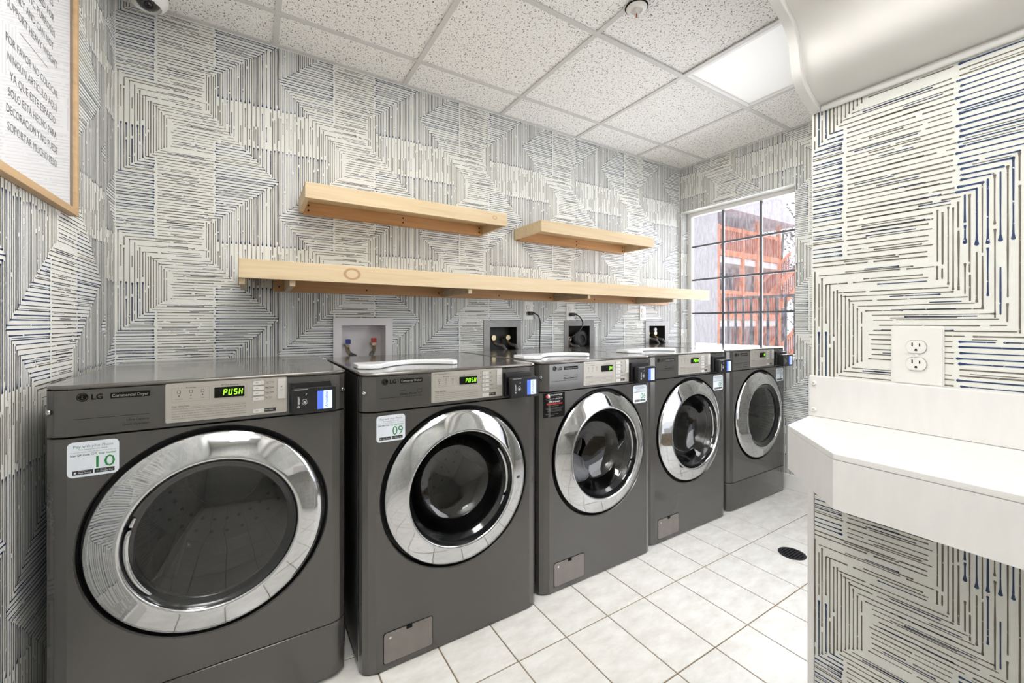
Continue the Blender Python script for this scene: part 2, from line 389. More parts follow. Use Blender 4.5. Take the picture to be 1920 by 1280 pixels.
m = M()   # back wall with four recesses for the supply boxes
holes = [b[1] for b in BOXES]
for x0, x1, z0, z1 in rect_minus((XL-0.1, XR+0.12, 0, ZC+0.1), holes): m.quad((x0, YB, z0), (x1, YB, z0), (x1, YB, z1), (x0, YB, z1))
m.box(XL-0.1, XR+0.12, YB+0.1, YB+0.14, 0, ZC+0.1)
m.quad((XL-0.1, YB, 0), (XL-0.1, YB+0.1, 0), (XL-0.1, YB+0.1, ZC+0.1), (XL-0.1, YB, ZC+0.1)); m.quad((XR+0.12, YB, 0), (XR+0.12, YB+0.1, 0), (XR+0.12, YB+0.1, ZC+0.1), (XR+0.12, YB, ZC+0.1))
paper_print(m, lambda a, z: (a, YB-EPS, z), XL, XR, 0.0, ZC, 1, 0.586, -(0.50+EYE), holes)
m.build('wall_back', WALL, kind='structure')

m = M()   # left wall
m.box(XL-0.1, XL, YF-0.1, YB, 0, ZC+0.1)
t_left = -(EYE-0.01)
paper_print(m, lambda a, z: (XL+EPS, a, z), YF, 2.12, 0.0, ZC, 1, -1.38, t_left, seed=2)
paper_print(m, lambda a, z: (XL+EPS, a, z), 2.12, YB, 0.0, ZC, 1, 0.118-YB, -(0.50+EYE), seed=3)
m.build('wall_left', WALL, kind='structure')

m = M()   # right wall with the window opening
for y0, y1, z0, z1 in rect_minus((YE-0.12, YB+0.1, 0, ZC+0.1), [WIN]):
    m.quad((XR, y0, z0), (XR, y1, z0), (XR, y1, z1), (XR, y0, z1)); m.quad((XR+0.14, y0, z0), (XR+0.14, y1, z0), (XR+0.14, y1, z1), (XR+0.14, y0, z1))
y0, y1, z0, z1 = WIN
for a, b in (((y0, z0), (y1, z0)), ((y1, z0), (y1, z1)), ((y1, z1), (y0, z1)), ((y0, z1), (y0, z0))):
    m.quad((XR, a[0], a[1]), (XR, b[0], b[1]), (XR+0.14, b[0], b[1]), (XR+0.14, a[0], a[1]))
t_right = -(EYE+0.735)
paper_print(m, lambda a, z: (XR-EPS, a, z), YE, YB, 0.0, ZC, -1, 2.203, t_right, [WIN], seed=4)
paper_print(m, lambda a, z: (a, y1-EPS, z), XR, XR+0.09, z0, z1, 1, 2.203-y1-XR, t_right, seed=5)
m.build('wall_right', WALL, kind='structure')

m = M()   # partition on the right of the picture
m.box(XP, XP+0.12, YF-0.1, YE, 0, ZC+0.1)
paper_print(m, lambda a, z: (XP-EPS, a, z), YF, YE, 0.90, ZC, -1, 0.24+0.456, 0.33-EYE, seed=6)
paper_print(m, lambda a, z: (XP-EPS, a, z), YF, YE, 0.0, 0.90, -1, 0.24+0.456, 1.045-EYE, seed=7)
paper_print(m, lambda a, z: (a, YE+EPS, z), XP, XP+0.12, 0.0, ZC, -1, 2.3, 0.33-EYE, seed=8)
m.build('wall_partition', WALL, kind='structure')
m = M(); m.box(XP-0.004, XP+0.012, YE-0.006, YE+0.010, 0.02, 0.76)
m.build('trim_1', m_white, bevel=0.002, kind='structure')

DOORX = (1.48, 2.40)
m = M()   # short wall behind the partition with an unseen doorway, added to let light in
for x0, x1, z0, z1 in rect_minus((XP+0.12, XR+0.14, 0, ZC+0.1), [(DOORX[0], DOORX[1], -1, 2.05)]): m.box(x0, x1, YE-0.12, YE, z0, z1)
paper_print(m, lambda a, z: (a, YE+EPS, z), XP+0.12, XR, 0.0, ZC, -1, 3.1, t_right, [(DOORX[0], DOORX[1], -1, 2.05)], seed=9)
m.build('wall_front', WALL, kind='structure')
m = M()
for x0, x1, z0, z1 in ((DOORX[0]-0.07, DOORX[0], 0, 2.12), (DOORX[1], DOORX[1]+0.07, 0, 2.12), (DOORX[0], DOORX[1], 2.05, 2.12)): m.box(x0, x1, YE-0.13, YE+0.015, z0, z1)
m.build('trim_2', m_white, bevel=0.003, kind='structure')
m = M(); m.box(XL-0.1, XP, YF-0.1, YF, 0, ZC+0.1)
paper_print(m, lambda a, z: (a, YF+EPS, z), XL, XP, 0, ZC, -1, 0.3, -0.4, seed=10)
m.build('wall_rear', WALL, kind='structure')

m = M(); m.box(XR-0.014, XR, YE, YB-0.9+0.9, 0.0, 0.10); m.build('baseboard_right', m_white, bevel=0.004, kind='structure')
m = M(); m.box(XL, XR-0.014, YB-0.014, YB, 0.0, 0.10); m.build('baseboard_back', m_white, bevel=0.004, kind='structure')
m = M(); m.box(XL, XL+0.014, YF, YB-0.014, 0.0, 0.10); m.build('baseboard_left', m_white, bevel=0.004, kind='structure')

# floor: grout bed and single tiles
m_grout = pm('grout', rgb(128, 112, 90), 0.85, var=0.25, scale=9)
m_tile = bpy.data.materials.new('floor_tile'); m_tile.use_nodes = True
n = m_tile.node_tree.nodes; l = m_tile.node_tree.links; p = n['Principled BSDF']
tc = n.new('ShaderNodeTexCoord'); oi = n.new('ShaderNodeObjectInfo'); va = n.new('ShaderNodeVectorMath'); va.operation = 'ADD'
l.new(tc.outputs['Object'], va.inputs[0]); sc_ = n.new('ShaderNodeVectorMath'); sc_.operation = 'SCALE'; sc_.inputs['Scale'].default_value = 37.0
cx = n.new('ShaderNodeCombineXYZ'); l.new(oi.outputs['Random'], cx.inputs[0]); l.new(oi.outputs['Random'], cx.inputs[1]); l.new(cx.outputs[0], sc_.inputs[0]); l.new(sc_.outputs[0], va.inputs[1])
mp = n.new('ShaderNodeMapping'); mp.inputs['Scale'].default_value = (1.0, 2.2, 1); mp.inputs['Rotation'].default_value = (0, 0, 0.5)
l.new(va.outputs[0], mp.inputs[0]); no = n.new('ShaderNodeTexNoise'); no.inputs['Scale'].default_value = 9; no.inputs['Detail'].default_value = 9; no.inputs['Roughness'].default_value = 0.68; l.new(mp.outputs[0], no.inputs['Vector'])
cr = n.new('ShaderNodeValToRGB'); e = cr.color_ramp.elements; e[0].position = 0.3; e[1].position = 0.62; e[0].color = rgb(214, 210, 203); e[1].color = rgb(235, 233, 229)
l.new(no.outputs['Fac'], cr.inputs['Fac']); l.new(cr.outputs['Color'], p.inputs['Base Color']); p.inputs['Roughness'].default_value = 0.24
m = M(); m.box(XL-0.1, XR+0.14, YF-0.1, YB+0.14, -0.12, -0.0025); floor = m.build('floor', m_grout, kind='structure')
TX, TY, GX, GY = 0.2016, 0.3060, 0.0045, 0.0045
def tile_mesh(w, h):
    q = M(); c = 0.0012; t = 0.0022
    lo = [(-w/2, -h/2), (w/2, -h/2), (w/2, h/2), (-w/2, h/2)]; hi = [(x-c*(1 if x > 0 else -1), y-c*(1 if y > 0 else -1)) for x, y in lo]
    q.add([(x, y, -0.006) for x, y in lo]+[(x, y, -c+0) for x, y in lo]+[(x, y, 0) for x, y in hi],
          [(8, 9, 10, 11)]+[(i, (i+1) % 4, 4+(i+1) % 4, 4+i) for i in range(4)]+[(4+i, 4+(i+1) % 4, 8+(i+1) % 4, 8+i) for i in range(4)])
    return q.mesh('floor_tile', [m_tile])
tcache = {}
i0 = math.floor((XL-0.942)/TX); i1 = math.ceil((XR-0.942)/TX); j0 = math.floor((YF-0.844)/TY); j1 = math.ceil((YB-0.844)/TY)
for i in range(i0, i1):
    for j in range(j0, j1):
        x0 = max(0.942+i*TX, XL); x1 = min(0.942+(i+1)*TX, XR); y0 = max(0.844+j*TY, YF); y1 = min(0.844+(j+1)*TY, YB)
        if x0 > XP-0.05 and y1 < YE: continue
        w = round(x1-x0-GX, 4); h = round(y1-y0-GY, 4)
        if w < 0.01 or h < 0.01: continue
        if (w, h) not in tcache: tcache[(w, h)] = tile_mesh(w, h)
        link('tile', tcache[(w, h)], floor, ((x0+x1)/2, (y0+y1)/2, 0))

# ceiling: slab, grid bars, lay-in tiles
m_ctile = bpy.data.materials.new('mineral_fibre'); m_ctile.use_nodes = True
n = m_ctile.node_tree.nodes; l = m_ctile.node_tree.links; p = n['Principled BSDF']
tc = n.new('ShaderNodeTexCoord'); geo = n.new('ShaderNodeNewGeometry')
def fleck(scale, thr, stretch, rot):
    mp = n.new('ShaderNodeMapping'); mp.inputs['Scale'].default_value = stretch; mp.inputs['Rotation'].default_value = (0, 0, rot)
    nz = n.new('ShaderNodeTexNoise'); nz.inputs['Scale'].default_value = 30; nz.inputs['Detail'].default_value = 2
    ms = n.new('ShaderNodeVectorMath'); ms.operation = 'MULTIPLY_ADD'; ms.inputs[1].default_value = (0.02, 0.02, 0); l.new(geo.outputs['Position'], nz.inputs['Vector']); l.new(nz.outputs['Color'], ms.inputs[0]); l.new(geo.outputs['Position'], ms.inputs[2])
    l.new(ms.outputs[0], mp.inputs[0])
    vo = n.new('ShaderNodeTexVoronoi'); vo.inputs['Scale'].default_value = scale; vo.feature = 'F1'; vo.voronoi_dimensions = '2D'; l.new(mp.outputs[0], vo.inputs['Vector'])
    sp = n.new('ShaderNodeSeparateColor'); l.new(vo.outputs['Color'], sp.inputs[0])
    th = n.new('ShaderNodeMath'); th.operation = 'MULTIPLY'; th.inputs[1].default_value = thr; l.new(sp.outputs[0], th.inputs[0])
    lt = n.new('ShaderNodeMath'); lt.operation = 'LESS_THAN'; l.new(vo.outputs['Distance'], lt.inputs[0]); l.new(th.outputs[0], lt.inputs[1]); return lt
f1 = fleck(95, 0.20, (1, 0.42, 1), 0.6); f2 = fleck(85, 0.17, (0.42, 1, 1), 0.25); f3 = fleck(130, 0.18, (1, 1, 1), 0)
mx1 = n.new('ShaderNodeMath'); mx1.operation = 'MAXIMUM'; l.new(f1.outputs[0], mx1.inputs[0]); l.new(f2.outputs[0], mx1.inputs[1])
mx2 = n.new('ShaderNodeMath'); mx2.operation = 'MAXIMUM'; l.new(mx1.outputs[0], mx2.inputs[0]); l.new(f3.outputs[0], mx2.inputs[1])
mix = n.new('ShaderNodeMix'); mix.data_type = 'RGBA'; mix.inputs['A'].default_value = rgb(244, 243, 240); mix.inputs['B'].default_value = rgb(118, 115, 110)
l.new(mx2.outputs[0], mix.inputs['Factor']); l.new(mix.outputs['Result'], p.inputs['Base Color']); p.inputs['Roughness'].default_value = 0.9
bp = n.new('ShaderNodeBump'); bp.invert = True; bp.inputs['Strength'].default_value = 0.4; bp.inputs['Distance'].default_value = 0.003; l.new(mx2.outputs[0], bp.inputs['Height']); l.new(bp.outputs[0], p.inputs['Normal'])
m = M(); m.box(XL-0.1, XR+0.14, YF-0.1, YB+0.14, ZC+0.06, ZC+0.14); ceil = m.build('ceiling', m_white, kind='structure')
gx = [XL, 0.0874]+[0.0874+0.61*k for k in range(1, 5)]+[XR]; gy = [YF]+[1.994-0.61*k for k in range(5, -1, -1)]+[YB]
FIX = {(4, 4), (2, 3), (2, 1)}
yi = gy.index(1.994); FIXY0 = gy[yi-2]
fix_cells = [(gx[4], gx[5], gy[yi-2], gy[yi-1]), (gx[1], gx[2], gy[yi-2], gy[yi-1]), (gx[1], gx[2], -1.056, -0.446)]
ccache = {}
for i in range(len(gx)-1):
    for j in range(len(gy)-1):
        x0, x1, y0, y1 = gx[i], gx[i+1], gy[j], gy[j+1]
        if x0 > XP+0.2 and y1 < YE-0.2: continue
        if any(abs(c[0]-x0) < 0.02 and abs(c[2]-y0) < 0.02 for c in fix_cells): continue
        w = round(x1-x0-0.008, 4); h = round(y1-y0-0.008, 4)
        if (w, h) not in ccache:
            q = M(); q.box(-w/2, w/2, -h/2, h/2, 0, 0.016); ccache[(w, h)] = q.mesh('ceiling_tile', [m_ctile])
        lift = 0.006 if (i, j) == (3, yi-2) else 0.0
        link('ceiling_tile', ccache[(w, h)], ceil, ((x0+x1)/2, (y0+y1)/2, ZC+0.005+lift))
def bar(x0, x1, y0, y1, z):
    q = M(); q.box(x0, x1, y0, y1, z, z+0.006); cx_, cy_ = (x0+x1)/2, (y0+y1)/2
    if x1-x0 > y1-y0: q.box(x0, x1, cy_-0.003, cy_+0.003, z+0.006, z+0.035)
    else: q.box(cx_-0.003, cx_+0.003, y0, y1, z+0.006, z+0.035)
    q.build('grid_bar', m_grid, ceil)
for x in gx[1:-1]:
    for j in range(len(gy)-1):
        if x > XP+0.1 and gy[j+1] < YE-0.1: continue
        bar(x-0.0115, x+0.0115, gy[j]+0.012, gy[j+1]-0.012, ZC)
for y in gy[1:-1]: bar(XL, XR if y > YE else XP, y-0.0115, y+0.0115, ZC)
bar(XL, XR, YB-0.02, YB, ZC+0.0005); bar(XL, XL+0.02, YF, YB-0.02, ZC+0.0005); bar(XR-0.02, XR, YE, YB-0.02, ZC+0.0005)

# troffers: one over the far machines, two unseen ones added for light
m_diff = pm('lit_diffuser', rgb(246, 246, 244), 0.4, var=0.015, scale=5, emit=0.12)
for k, (x0, x1, y0, y1) in enumerate(fix_cells):
    lab = ['square white flush ceiling light over the far machines, cut by the curved soffit', 'added unseen square white ceiling light above the front of the room', 'added unseen square white ceiling light at the rear of the room'][k]
    t = thing('ceiling_light', lab, 'light', ((x0+x1)/2, (y0+y1)/2, ZC), group='ceiling lights')
    w = 0.295; q = M()
    for a in ((-w, w, -w, -w+0.022), (-w, w, w-0.022, w), (-w, -w+0.022, -w+0.022, w-0.022), (w-0.022, w, -w+0.022, w-0.022)): q.box(a[0], a[1], a[2], a[3], 0.0005, 0.03)
    q.build('frame', m_white, t, bevel=0.003)
    q = M(); q.box(-w+0.022, w-0.022, -w+0.022, w-0.022, 0.008, 0.012); q.build('diffuser', m_diff, t)

# sprinkler and security camera on the ceiling
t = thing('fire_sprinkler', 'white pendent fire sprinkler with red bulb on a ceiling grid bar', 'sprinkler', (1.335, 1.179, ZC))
ID = lambda x, y, h: (x, y, h)
q = M(); q.lathe([(0.0, -0.001), (0.040, -0.001), (0.042, -0.005), (0.036, -0.012), (0.024, -0.014), (0.022, -0.006), (0, -0.006)], ID, 32); q.build('escutcheon', m_plate, t, smooth=40)
q = M(); q.lathe([(0.0, -0.0004), (0.047, -0.0004), (0.047, -0.0008), (0.0, -0.0008)], ID, 32); q.build('painted_gap_shade', m_dark, t)  # dark disc drawn as the shadow around the escutcheon
q = M(); q.lathe([(0.011, -0.004), (0.011, -0.02), (0.008, -0.026), (0, -0.026)], ID, 16); q.tube([(0.008, 0, -0.024), (0.012, 0, -0.036), (0.004, 0, -0.05)], 0.002, 6); q.tube([(-0.008, 0, -0.024), (-0.012, 0, -0.036), (-0.004, 0, -0.05)], 0.002, 6); q.build('sprinkler_body', m_white, t, smooth=40)
q = M(); q.tube([(0, 0, -0.026), (0, 0, -0.048)], 0.003, 8); q.build('glass_bulb', m_redbulb, t, smooth=40)
q = M(); q.lathe([(0, -0.05), (0.012, -0.05), (0.012, -0.052), (0, -0.052)], ID, 16); q.build('deflector', m_white, t)
t = thing('security_camera', 'white dome security camera with black lens at ceiling corner', 'camera', (-0.352, 2.13, ZC))
q = M(); q.lathe([(0, 0), (0.062, 0), (0.066, -0.012), (0.064, -0.036), (0.054, -0.052), (0.045, -0.058), (0.043, -0.05), (0, -0.05)], ID, 40); q.build('housing', m_white, t, smooth=40)
dirv = Vector((0.352, -2.13, -1.2)).normalized()
def domefn(x, y, h):
    z = Vector((0.15, -0.55, -0.82)).normalized(); a = z.cross(Vector((1, 0, 0))).normalized(); b = z.cross(a); c = Vector((0.004, -0.012, -0.038)); return tuple(c+a*x+b*y+z*h)
q = M(); q.lathe([(0.040, 0.0), (0.0385, 0.012), (0.033, 0.024), (0.022, 0.034), (0.010, 0.0385), (0, 0.039)], domefn, 32); q.build('dome', m_dome, t, smooth=60)
q = M(); q.lathe([(0.014, 0.036), (0.014, 0.0405), (0.010, 0.0405), (0.009, 0.039)], domefn, 24); q.build('lens', m_black, t, smooth=40)

# soffit: ogee cove along the partition, with a curved end board
OG = [(1.279, 0.560), (1.268, 0.565), (1.245, 0.571), (1.222, 0.580), (1.200, 0.592), (1.183, 0.606), (1.171, 0.622), (1.164, 0.639), (1.159, 0.662), (1.153, 0.692), (1.144, 0.712), (1.131, 0.732), (1.117, 0.744), (1.100, 0.753), (1.078, 0.763), (1.058, 0.776), (1.038, 0.80), (1.025, 0.84), (1.018, 0.90), (1.018, ZC-EYE-0.01)]
q = M(); poly = [(x, z+EYE) for x, z in OG]+[(1.279, ZC-0.01)]
q.prism(poly, lambda x, z: (x, YE-0.022, z), lambda x, z: (x, YE, z)); soff_t = thing('soffit', 'white curved ogee soffit box above the wallpapered partition wall', 'soffit', (0, 0, 0))
q.build('end_board', m_white, soff_t, bevel=0.0015, smooth=35)
q = M(); ins = []
for i, (x, z) in enumerate(OG): ins.append((min(1.279, x+0.013), min(z+EYE+0.013, ZC-0.01)))
vs = [(x, YE-0.021, z) for x, z in ins]+[(x, YF+0.002, z) for x, z in ins]; k = len(ins)
q.add(vs, [(i, i+1, k+i+1, k+i) for i in range(k-1)])
q.build('cove', pm('soffit_paint', rgb(232, 229, 225), 0.65, var=0.01, scale=6), soff_t, smooth=60)
q = M(); q.box(XP-0.009, XP-0.0006, YF+0.002, YE-0.0225, EYE+0.558, EYE+0.573); q.build('wall_bead', m_white, soff_t, bevel=0.004)

# ------------------------------------------------------------------ window and the view outside
w1 = M(); y0, y1, z0, z1 = WIN; XW = 3.165
def frame_bar(m_, a0, a1, b0, b1): m_.box(XW-0.012, XW+0.03, a0, a1, b0, b1)
frame_bar(w1, y0, y1, z0, z0+0.035); frame_bar(w1, y0, y1, z1-0.03, z1); frame_bar(w1, y0, y0+0.03, z0+0.035, z1-0.03); frame_bar(w1, y1-0.03, y1, z0+0.035, z1-0.03)
win = w1.build('window_1', m_vinyl, bevel=0.003, kind='structure')
q = M(); q.box(XR-0.012, XR+0.10, y0+0.001, y1-0.001, z0+0.001, z0+0.02); q.build('window_sill', m_white, win, bevel=0.003)
ym = [1.628, 1.919]; zm = [0.912+0.0, 1.193, 1.474, 1.754]
q0 = y0+0.03; q1 = y1-0.03
for y in ym:
    q = M(); q.box(XW-0.004, XW+0.014, y-0.0085, y+0.0085, z0+0.035, z1-0.03); q.build('muntin', m_alum, win, bevel=0.002)
ys = [q0]+ym+[q1]
for z in zm[1:]:
    for a, b in zip(ys[:-1], ys[1:]):
        q = M(); q.box(XW-0.003, XW+0.013, a+(0.0085 if a in ym else 0), b-(0.0085 if b in ym else 0), z-0.0075, z+0.0075); q.build('muntin', m_alum, win, bevel=0.002)
zs = [z0+0.035]+zm[1:]+[z1-0.03]
for a, b in zip(ys[:-1], ys[1:]):
    for c, d in zip(zs[:-1], zs[1:]):
        q = M(); q.quad((XW+0.005, a+0.006, c+0.006), (XW+0.005, b-0.006, c+0.006), (XW+0.005, b-0.006, d-0.006), (XW+0.005, a+0.006, d-0.006)); q.build('pane', m_wglass, win)

m_stucco = pm('stucco', rgb(214, 210, 214), 0.9, var=0.08, scale=60, bump=0.4)
m_redwood = pm('redwood_stain', rgb(238, 146, 98), 0.7, var=0.12, scale=4, stretch=(1, 1, 6))
m_redwood2 = pm('redwood_stain_dark', rgb(206, 116, 80), 0.75, var=0.15, scale=5)
m_fascia = pm('white_fascia', rgb(238, 234, 234), 0.6)
m_shade = pm('dim_glass_door', rgb(74, 64, 78), 0.3, var=0.3, scale=3)
m_iron = pm('black_iron', rgb(30, 28, 34), 0.5)
m_pave = pm('concrete', rgb(176, 172, 168), 0.9, var=0.1, scale=4)
m_roof = pm('roof_shingle', rgb(232, 226, 236), 0.9, var=0.15, scale=8)
m_leaf = pm('hazed_leaf', rgb(132, 124, 126), 0.7, var=0.4, scale=3); m_bark = pm('bark', rgb(96, 76, 70), 0.9, var=0.3)  # leaf colour paled to carry the haze of the overexposed view
q = M(); q.box(XR+0.16, 60, -30, 50, -3.2, -3.0); q.build('ground', m_pave, kind='structure')
q = M(); q.box(XR+0.145, 4.19, 2.60, 3.0, -3, 6); t = q.build('wing_wall', m_stucco); tag(t, 'pale grey stucco wall just outside the left of the window', 'wall')
q = M(); q.box(XR+0.145, 6.3, -6, 2.6, -0.25, -0.05); t = q.build('walkway', m_pave, kind='structure')
t = thing('iron_railing', 'black iron railing with thin upright bars outside the window', 'railing', (5.5, 0, 0))
q = M(); q.box(-0.022, 0.022, -0.6, 3.3, 1.43, 1.462); q.build('top_rail', m_iron, t)
q = M(); q.box(-0.018, 0.018, -0.6, 3.3, 0.55, 0.58); q.build('bottom_rail', m_iron, t)
bm = M(); bm.box(-0.011, 0.011, -0.011, 0.011, 0.58, 1.43); bme = bm.mesh('baluster', [m_iron])
for k in range(38): link('baluster', bme, t, (0, -0.55+0.103*k, 0))
for y in (-0.58, 1.35, 3.28):
    q = M(); q.box(-0.025, 0.025, y-0.025, y+0.025, -0.05, 0.55); q.build('rail_post', m_iron, t)

BY = 9.0   # building across the court, its balconies face the window
bt = thing('apartment_building', 'two storey building with orange timber balconies and stairs across the court', 'building', (16, BY, 0))
def blt(name, mat, parent, *boxes, **k):
    q = M()
    for b in boxes: q.box(b[0]-16, b[1]-16, b[2]-BY, b[3]-BY, b[4], b[5])
    return q.build(name, mat, parent, **k)
D1 = EYE+0.12; D2 = EYE+2.50       # deck tops
XA, XB = 12.0, 18.95
blt('wall', m_stucco, bt, (XA, XB+1.2, BY+1.5, BY+1.7, -3, 5.6))
for D in (D1, D2, D1-2.4):
    dk = blt('deck', m_fascia, bt, (XA, XB+0.05, BY, BY+1.5, D-0.24, D))
    rl = blt('railing', m_redwood, bt, (XA, XB, BY-0.06, BY+0.0, D+0.98, D+1.12), (XA, XB, BY-0.06, BY+0.0, D+0.02, D+0.24))
    q = M(); x = XA+0.05
    while x < XB: q.box(x-16, x+0.075-16, -0.045, -0.015, D+0.24, D+0.98); x += 0.125
    q.build('balusters', m_redwood2, rl, kind='stuff')
for x in (14.45, 16.1, 17.15, 18.86):
    blt('post', m_redwood, bt, (x-0.065, x+0.065, BY-0.08, BY+0.06, -3, (6.0 if x in (17.15, 18.86) else D2+1.15)))
for (x0, x1, D, mm) in ((16.0, 17.9, D1, m_shade), (14.8, 15.9, D1, m_stucco), (15.6, 17.4, D1-2.4, m_shade), (18.1, 19.0, D1, m_redwood2), (14.3, 14.75, D1, m_redwood), (16.6, 17.6, D2, m_shade), (18.0, 19.0, D1-2.4, m_redwood2)):
    blt('door_panel', mm, bt, (x0, x1, BY+1.44, BY+1.5, D, D+2.05))
q = M(); q.prism([(XA-16.5, 5.2), (XB-15.4, 5.2), (XB-16.9, 6.1), (XA-16.5, 6.1)], lambda x, z: (x, -0.5, z), lambda x, z: (x, 3.0, z)); q.build('roof', m_roof, bt)
# stair flights right of the balconies, climbing to the right
def flight(x0, z0, x1, z1, y):
    q = M()
    for dz, h in ((0.0, 0.28), (0.95, 0.12)):
        q.prism([(x0-16, z0+dz), (x1-16, z1+dz), (x1-16, z1+dz+h), (x0-16, z0+dz+h)], lambda x, z: (x, y-BY, z), lambda x, z: (x, y-BY+0.07, z))
    s_ = q.build('stair_flight', m_redwood, bt)
    q = M(); k = int((x1-x0)/0.16)
    for i in range(k):
        x = x0+(i+0.5)*0.16; z = z0+(z1-z0)*(x-x0)/(x1-x0); q.box(x-0.03-16, x+0.03-16, y-BY+0.02, y-BY+0.05, z+0.28, z+0.95)
    q.build('balusters', m_redwood2, s_, kind='stuff')
flight(18.5, 0.62+EYE, 23.4, 3.56+EYE, BY-0.35); flight(18.55, 0.5+EYE, 21.5, 2.3+EYE, BY+0.7)
flight(18.5, -1.9+EYE, 23.4, 1.04+EYE, BY-0.35); flight(18.3, -2.0+EYE, 20.5, -0.6+EYE, BY+0.7)
blt('stair_wall', m_redwood2, bt, (19.6, 21.6, BY+1.2, BY+1.4, -3, 4.2))
R = random.Random(3)
t = thing('tree', 'loose dark leafed tree at the upper right of the window', 'tree', (23.5, 11.0, -3))
q = M(); q.tube([(0, 0, 0), (0.1, 0, 3), (-0.2, 0.1, 6), (0.1, 0, 9)], [0.22, 0.18, 0.13, 0.05], 8); q.build('trunk', m_bark, t, smooth=50)
q = M()
for k in range(1400):
    a = R.uniform(0, 2*PI); rr = 1.7*math.sqrt(R.random()); z = R.uniform(3.5, 10.2); c = Vector((rr*math.cos(a), rr*math.sin(a), z)); s_ = R.uniform(0.05, 0.13)
    u = Vector((R.uniform(-1, 1), R.uniform(-1, 1), R.uniform(-1, 1))).normalized(); v = u.cross(Vector((0.3, 0.5, 0.8))).normalized()
    q.quad(c-u*s_, c+v*s_*0.5, c+u*s_, c-v*s_*0.5)
q.build('foliage', m_leaf, t, kind='stuff')

# ------------------------------------------------------------------ shelves
def shelf(label, x0, x1, yf, z0, z1, name='floating_shelf', cleat=None, brackets=(), end=True, knots=()):
    t = thing(name, label, 'shelf', (x0, YB, z0), group='pine wall shelves')
    W = x1-x0; Dp = YB-yf-0.001; H = z1-z0; T = 0.018
    mk = wood('pine_face', PINE, PINE2, [(kx-x0, 0, kz-z0, r, rgb(150, 104, 70)) for kx, kz, r in knots]) if knots else m_pine
    q = M(); q.box(0, W, -Dp, -Dp+T, 0, H); q.build('fascia', mk, t, bevel=0.0012)
    q = M(); q.box(0 if not end else T, W-(T if end else 0), -Dp+T, -0.001, H-T, H); q.build('top_board', m_pine, t, bevel=0.001)
    if end:
        for a, b in ((0, T), (W-T, W)):
            q = M(); q.box(a, b, -Dp+T, -0.001, 0, H); q.build('end_board', m_pine, t, bevel=0.001)
    c0, c1, cz0, cz1 = cleat
    q = M(); q.box(c0-x0, c1-x0, -0.039, -0.001, cz0-z0, H-T-0.0005); cl = q.build('cleat', m_pine_dark, t, bevel=0.001)
    sm = M(); sm.lathe([(0.0, -0.002), (0.0042, -0.002), (0.0045, 0.0)], lambda x, y, h: (x, h, y), 12); sme = sm.mesh('screw', [m_black])
    k = max(2, int((c1-c0)/0.38)); mz = (cz0-z0+H-T)/2; dz = (H-T-cz0+z0)*0.22
    for i in range(k+1):
        for s_ in (-1, 1): link('screw', sme, cl, (c0-x0+0.02+(c1-c0-0.04)*i/k, -0.0392, mz+s_*dz))
    for bx in brackets:
        q = M(); q.box(bx-x0, bx-x0+0.02, -Dp+T+0.001, -0.0395, cz0-z0, H-T-0.0005); q.build('bracket', m_pine, t, bevel=0.001)
    return t
shelf('short pine box shelf on the upper left of the wall', 0.185, 1.178, 1.942, EYE+0.530, EYE+0.597, cleat=(0.204, 1.159, EYE+0.524, 0), knots=((1.10, EYE+0.567, 0.012),))
shelf('short pine box shelf on the upper right, nearer the window', 1.408, 2.378, 1.942, EYE+0.530, EYE+0.597, cleat=(1.427, 2.359, EYE+0.524, 0))
shelf('long pine shelf with knotty front running above all the machines', -0.0466, 2.878, 1.85, EYE+0.1705, EYE+0.243, name='long_shelf', cleat=(0.081, 2.86, EYE+0.148, 0), brackets=(-0.0466, 0.1225, 0.908, 1.697, 2.48), end=False, knots=((0.355, EYE+0.208, 0.030),))

# ------------------------------------------------------------------ supply boxes, outlets, cords
def supply_box(i, label, dark):
    (ox0, ox1, oz0, oz1), (ix0, ix1, iz0, iz1) = BOXES[i]; cx_ = (ox0+ox1)/2
    t = thing('washer_supply_box', label, 'supply box', (cx_, YB, oz0), group='supply boxes in the back wall')
    P = lambda x: x-cx_
    fm, im = (m_steel, m_boxdark) if dark else (m_boxw, m_boxw)
    q = M()
    for x0, x1, z0, z1 in rect_minus((ox0, ox1, oz0, oz1), [(ix0, ix1, iz0, iz1)]): q.box(P(x0), P(x1), -0.006, -0.0005, z0-oz0, z1-oz0)
    q.build('frame', fm, t)
    q = M(); a, b, c, d = P(ix0)+0.001, P(ix1)-0.001, iz0-oz0+0.001, iz1-oz0-0.001; dp = 0.09
    for v in (((a, 0, c), (a, dp, c), (a, dp, d), (a, 0, d)), ((b, 0, c), (b, 0, d), (b, dp, d), (b, dp, c)), ((a, 0, d), (a, dp, d), (b, dp, d), (b, 0, d)), ((a, 0, c), (b, 0, c), (b, dp, c), (a, dp, c)), ((a, dp, c), (b, dp, c), (b, dp, d), (a, dp, d))): q.quad(*v)
    q.build('recess', im, t)
    return t, P, oz0
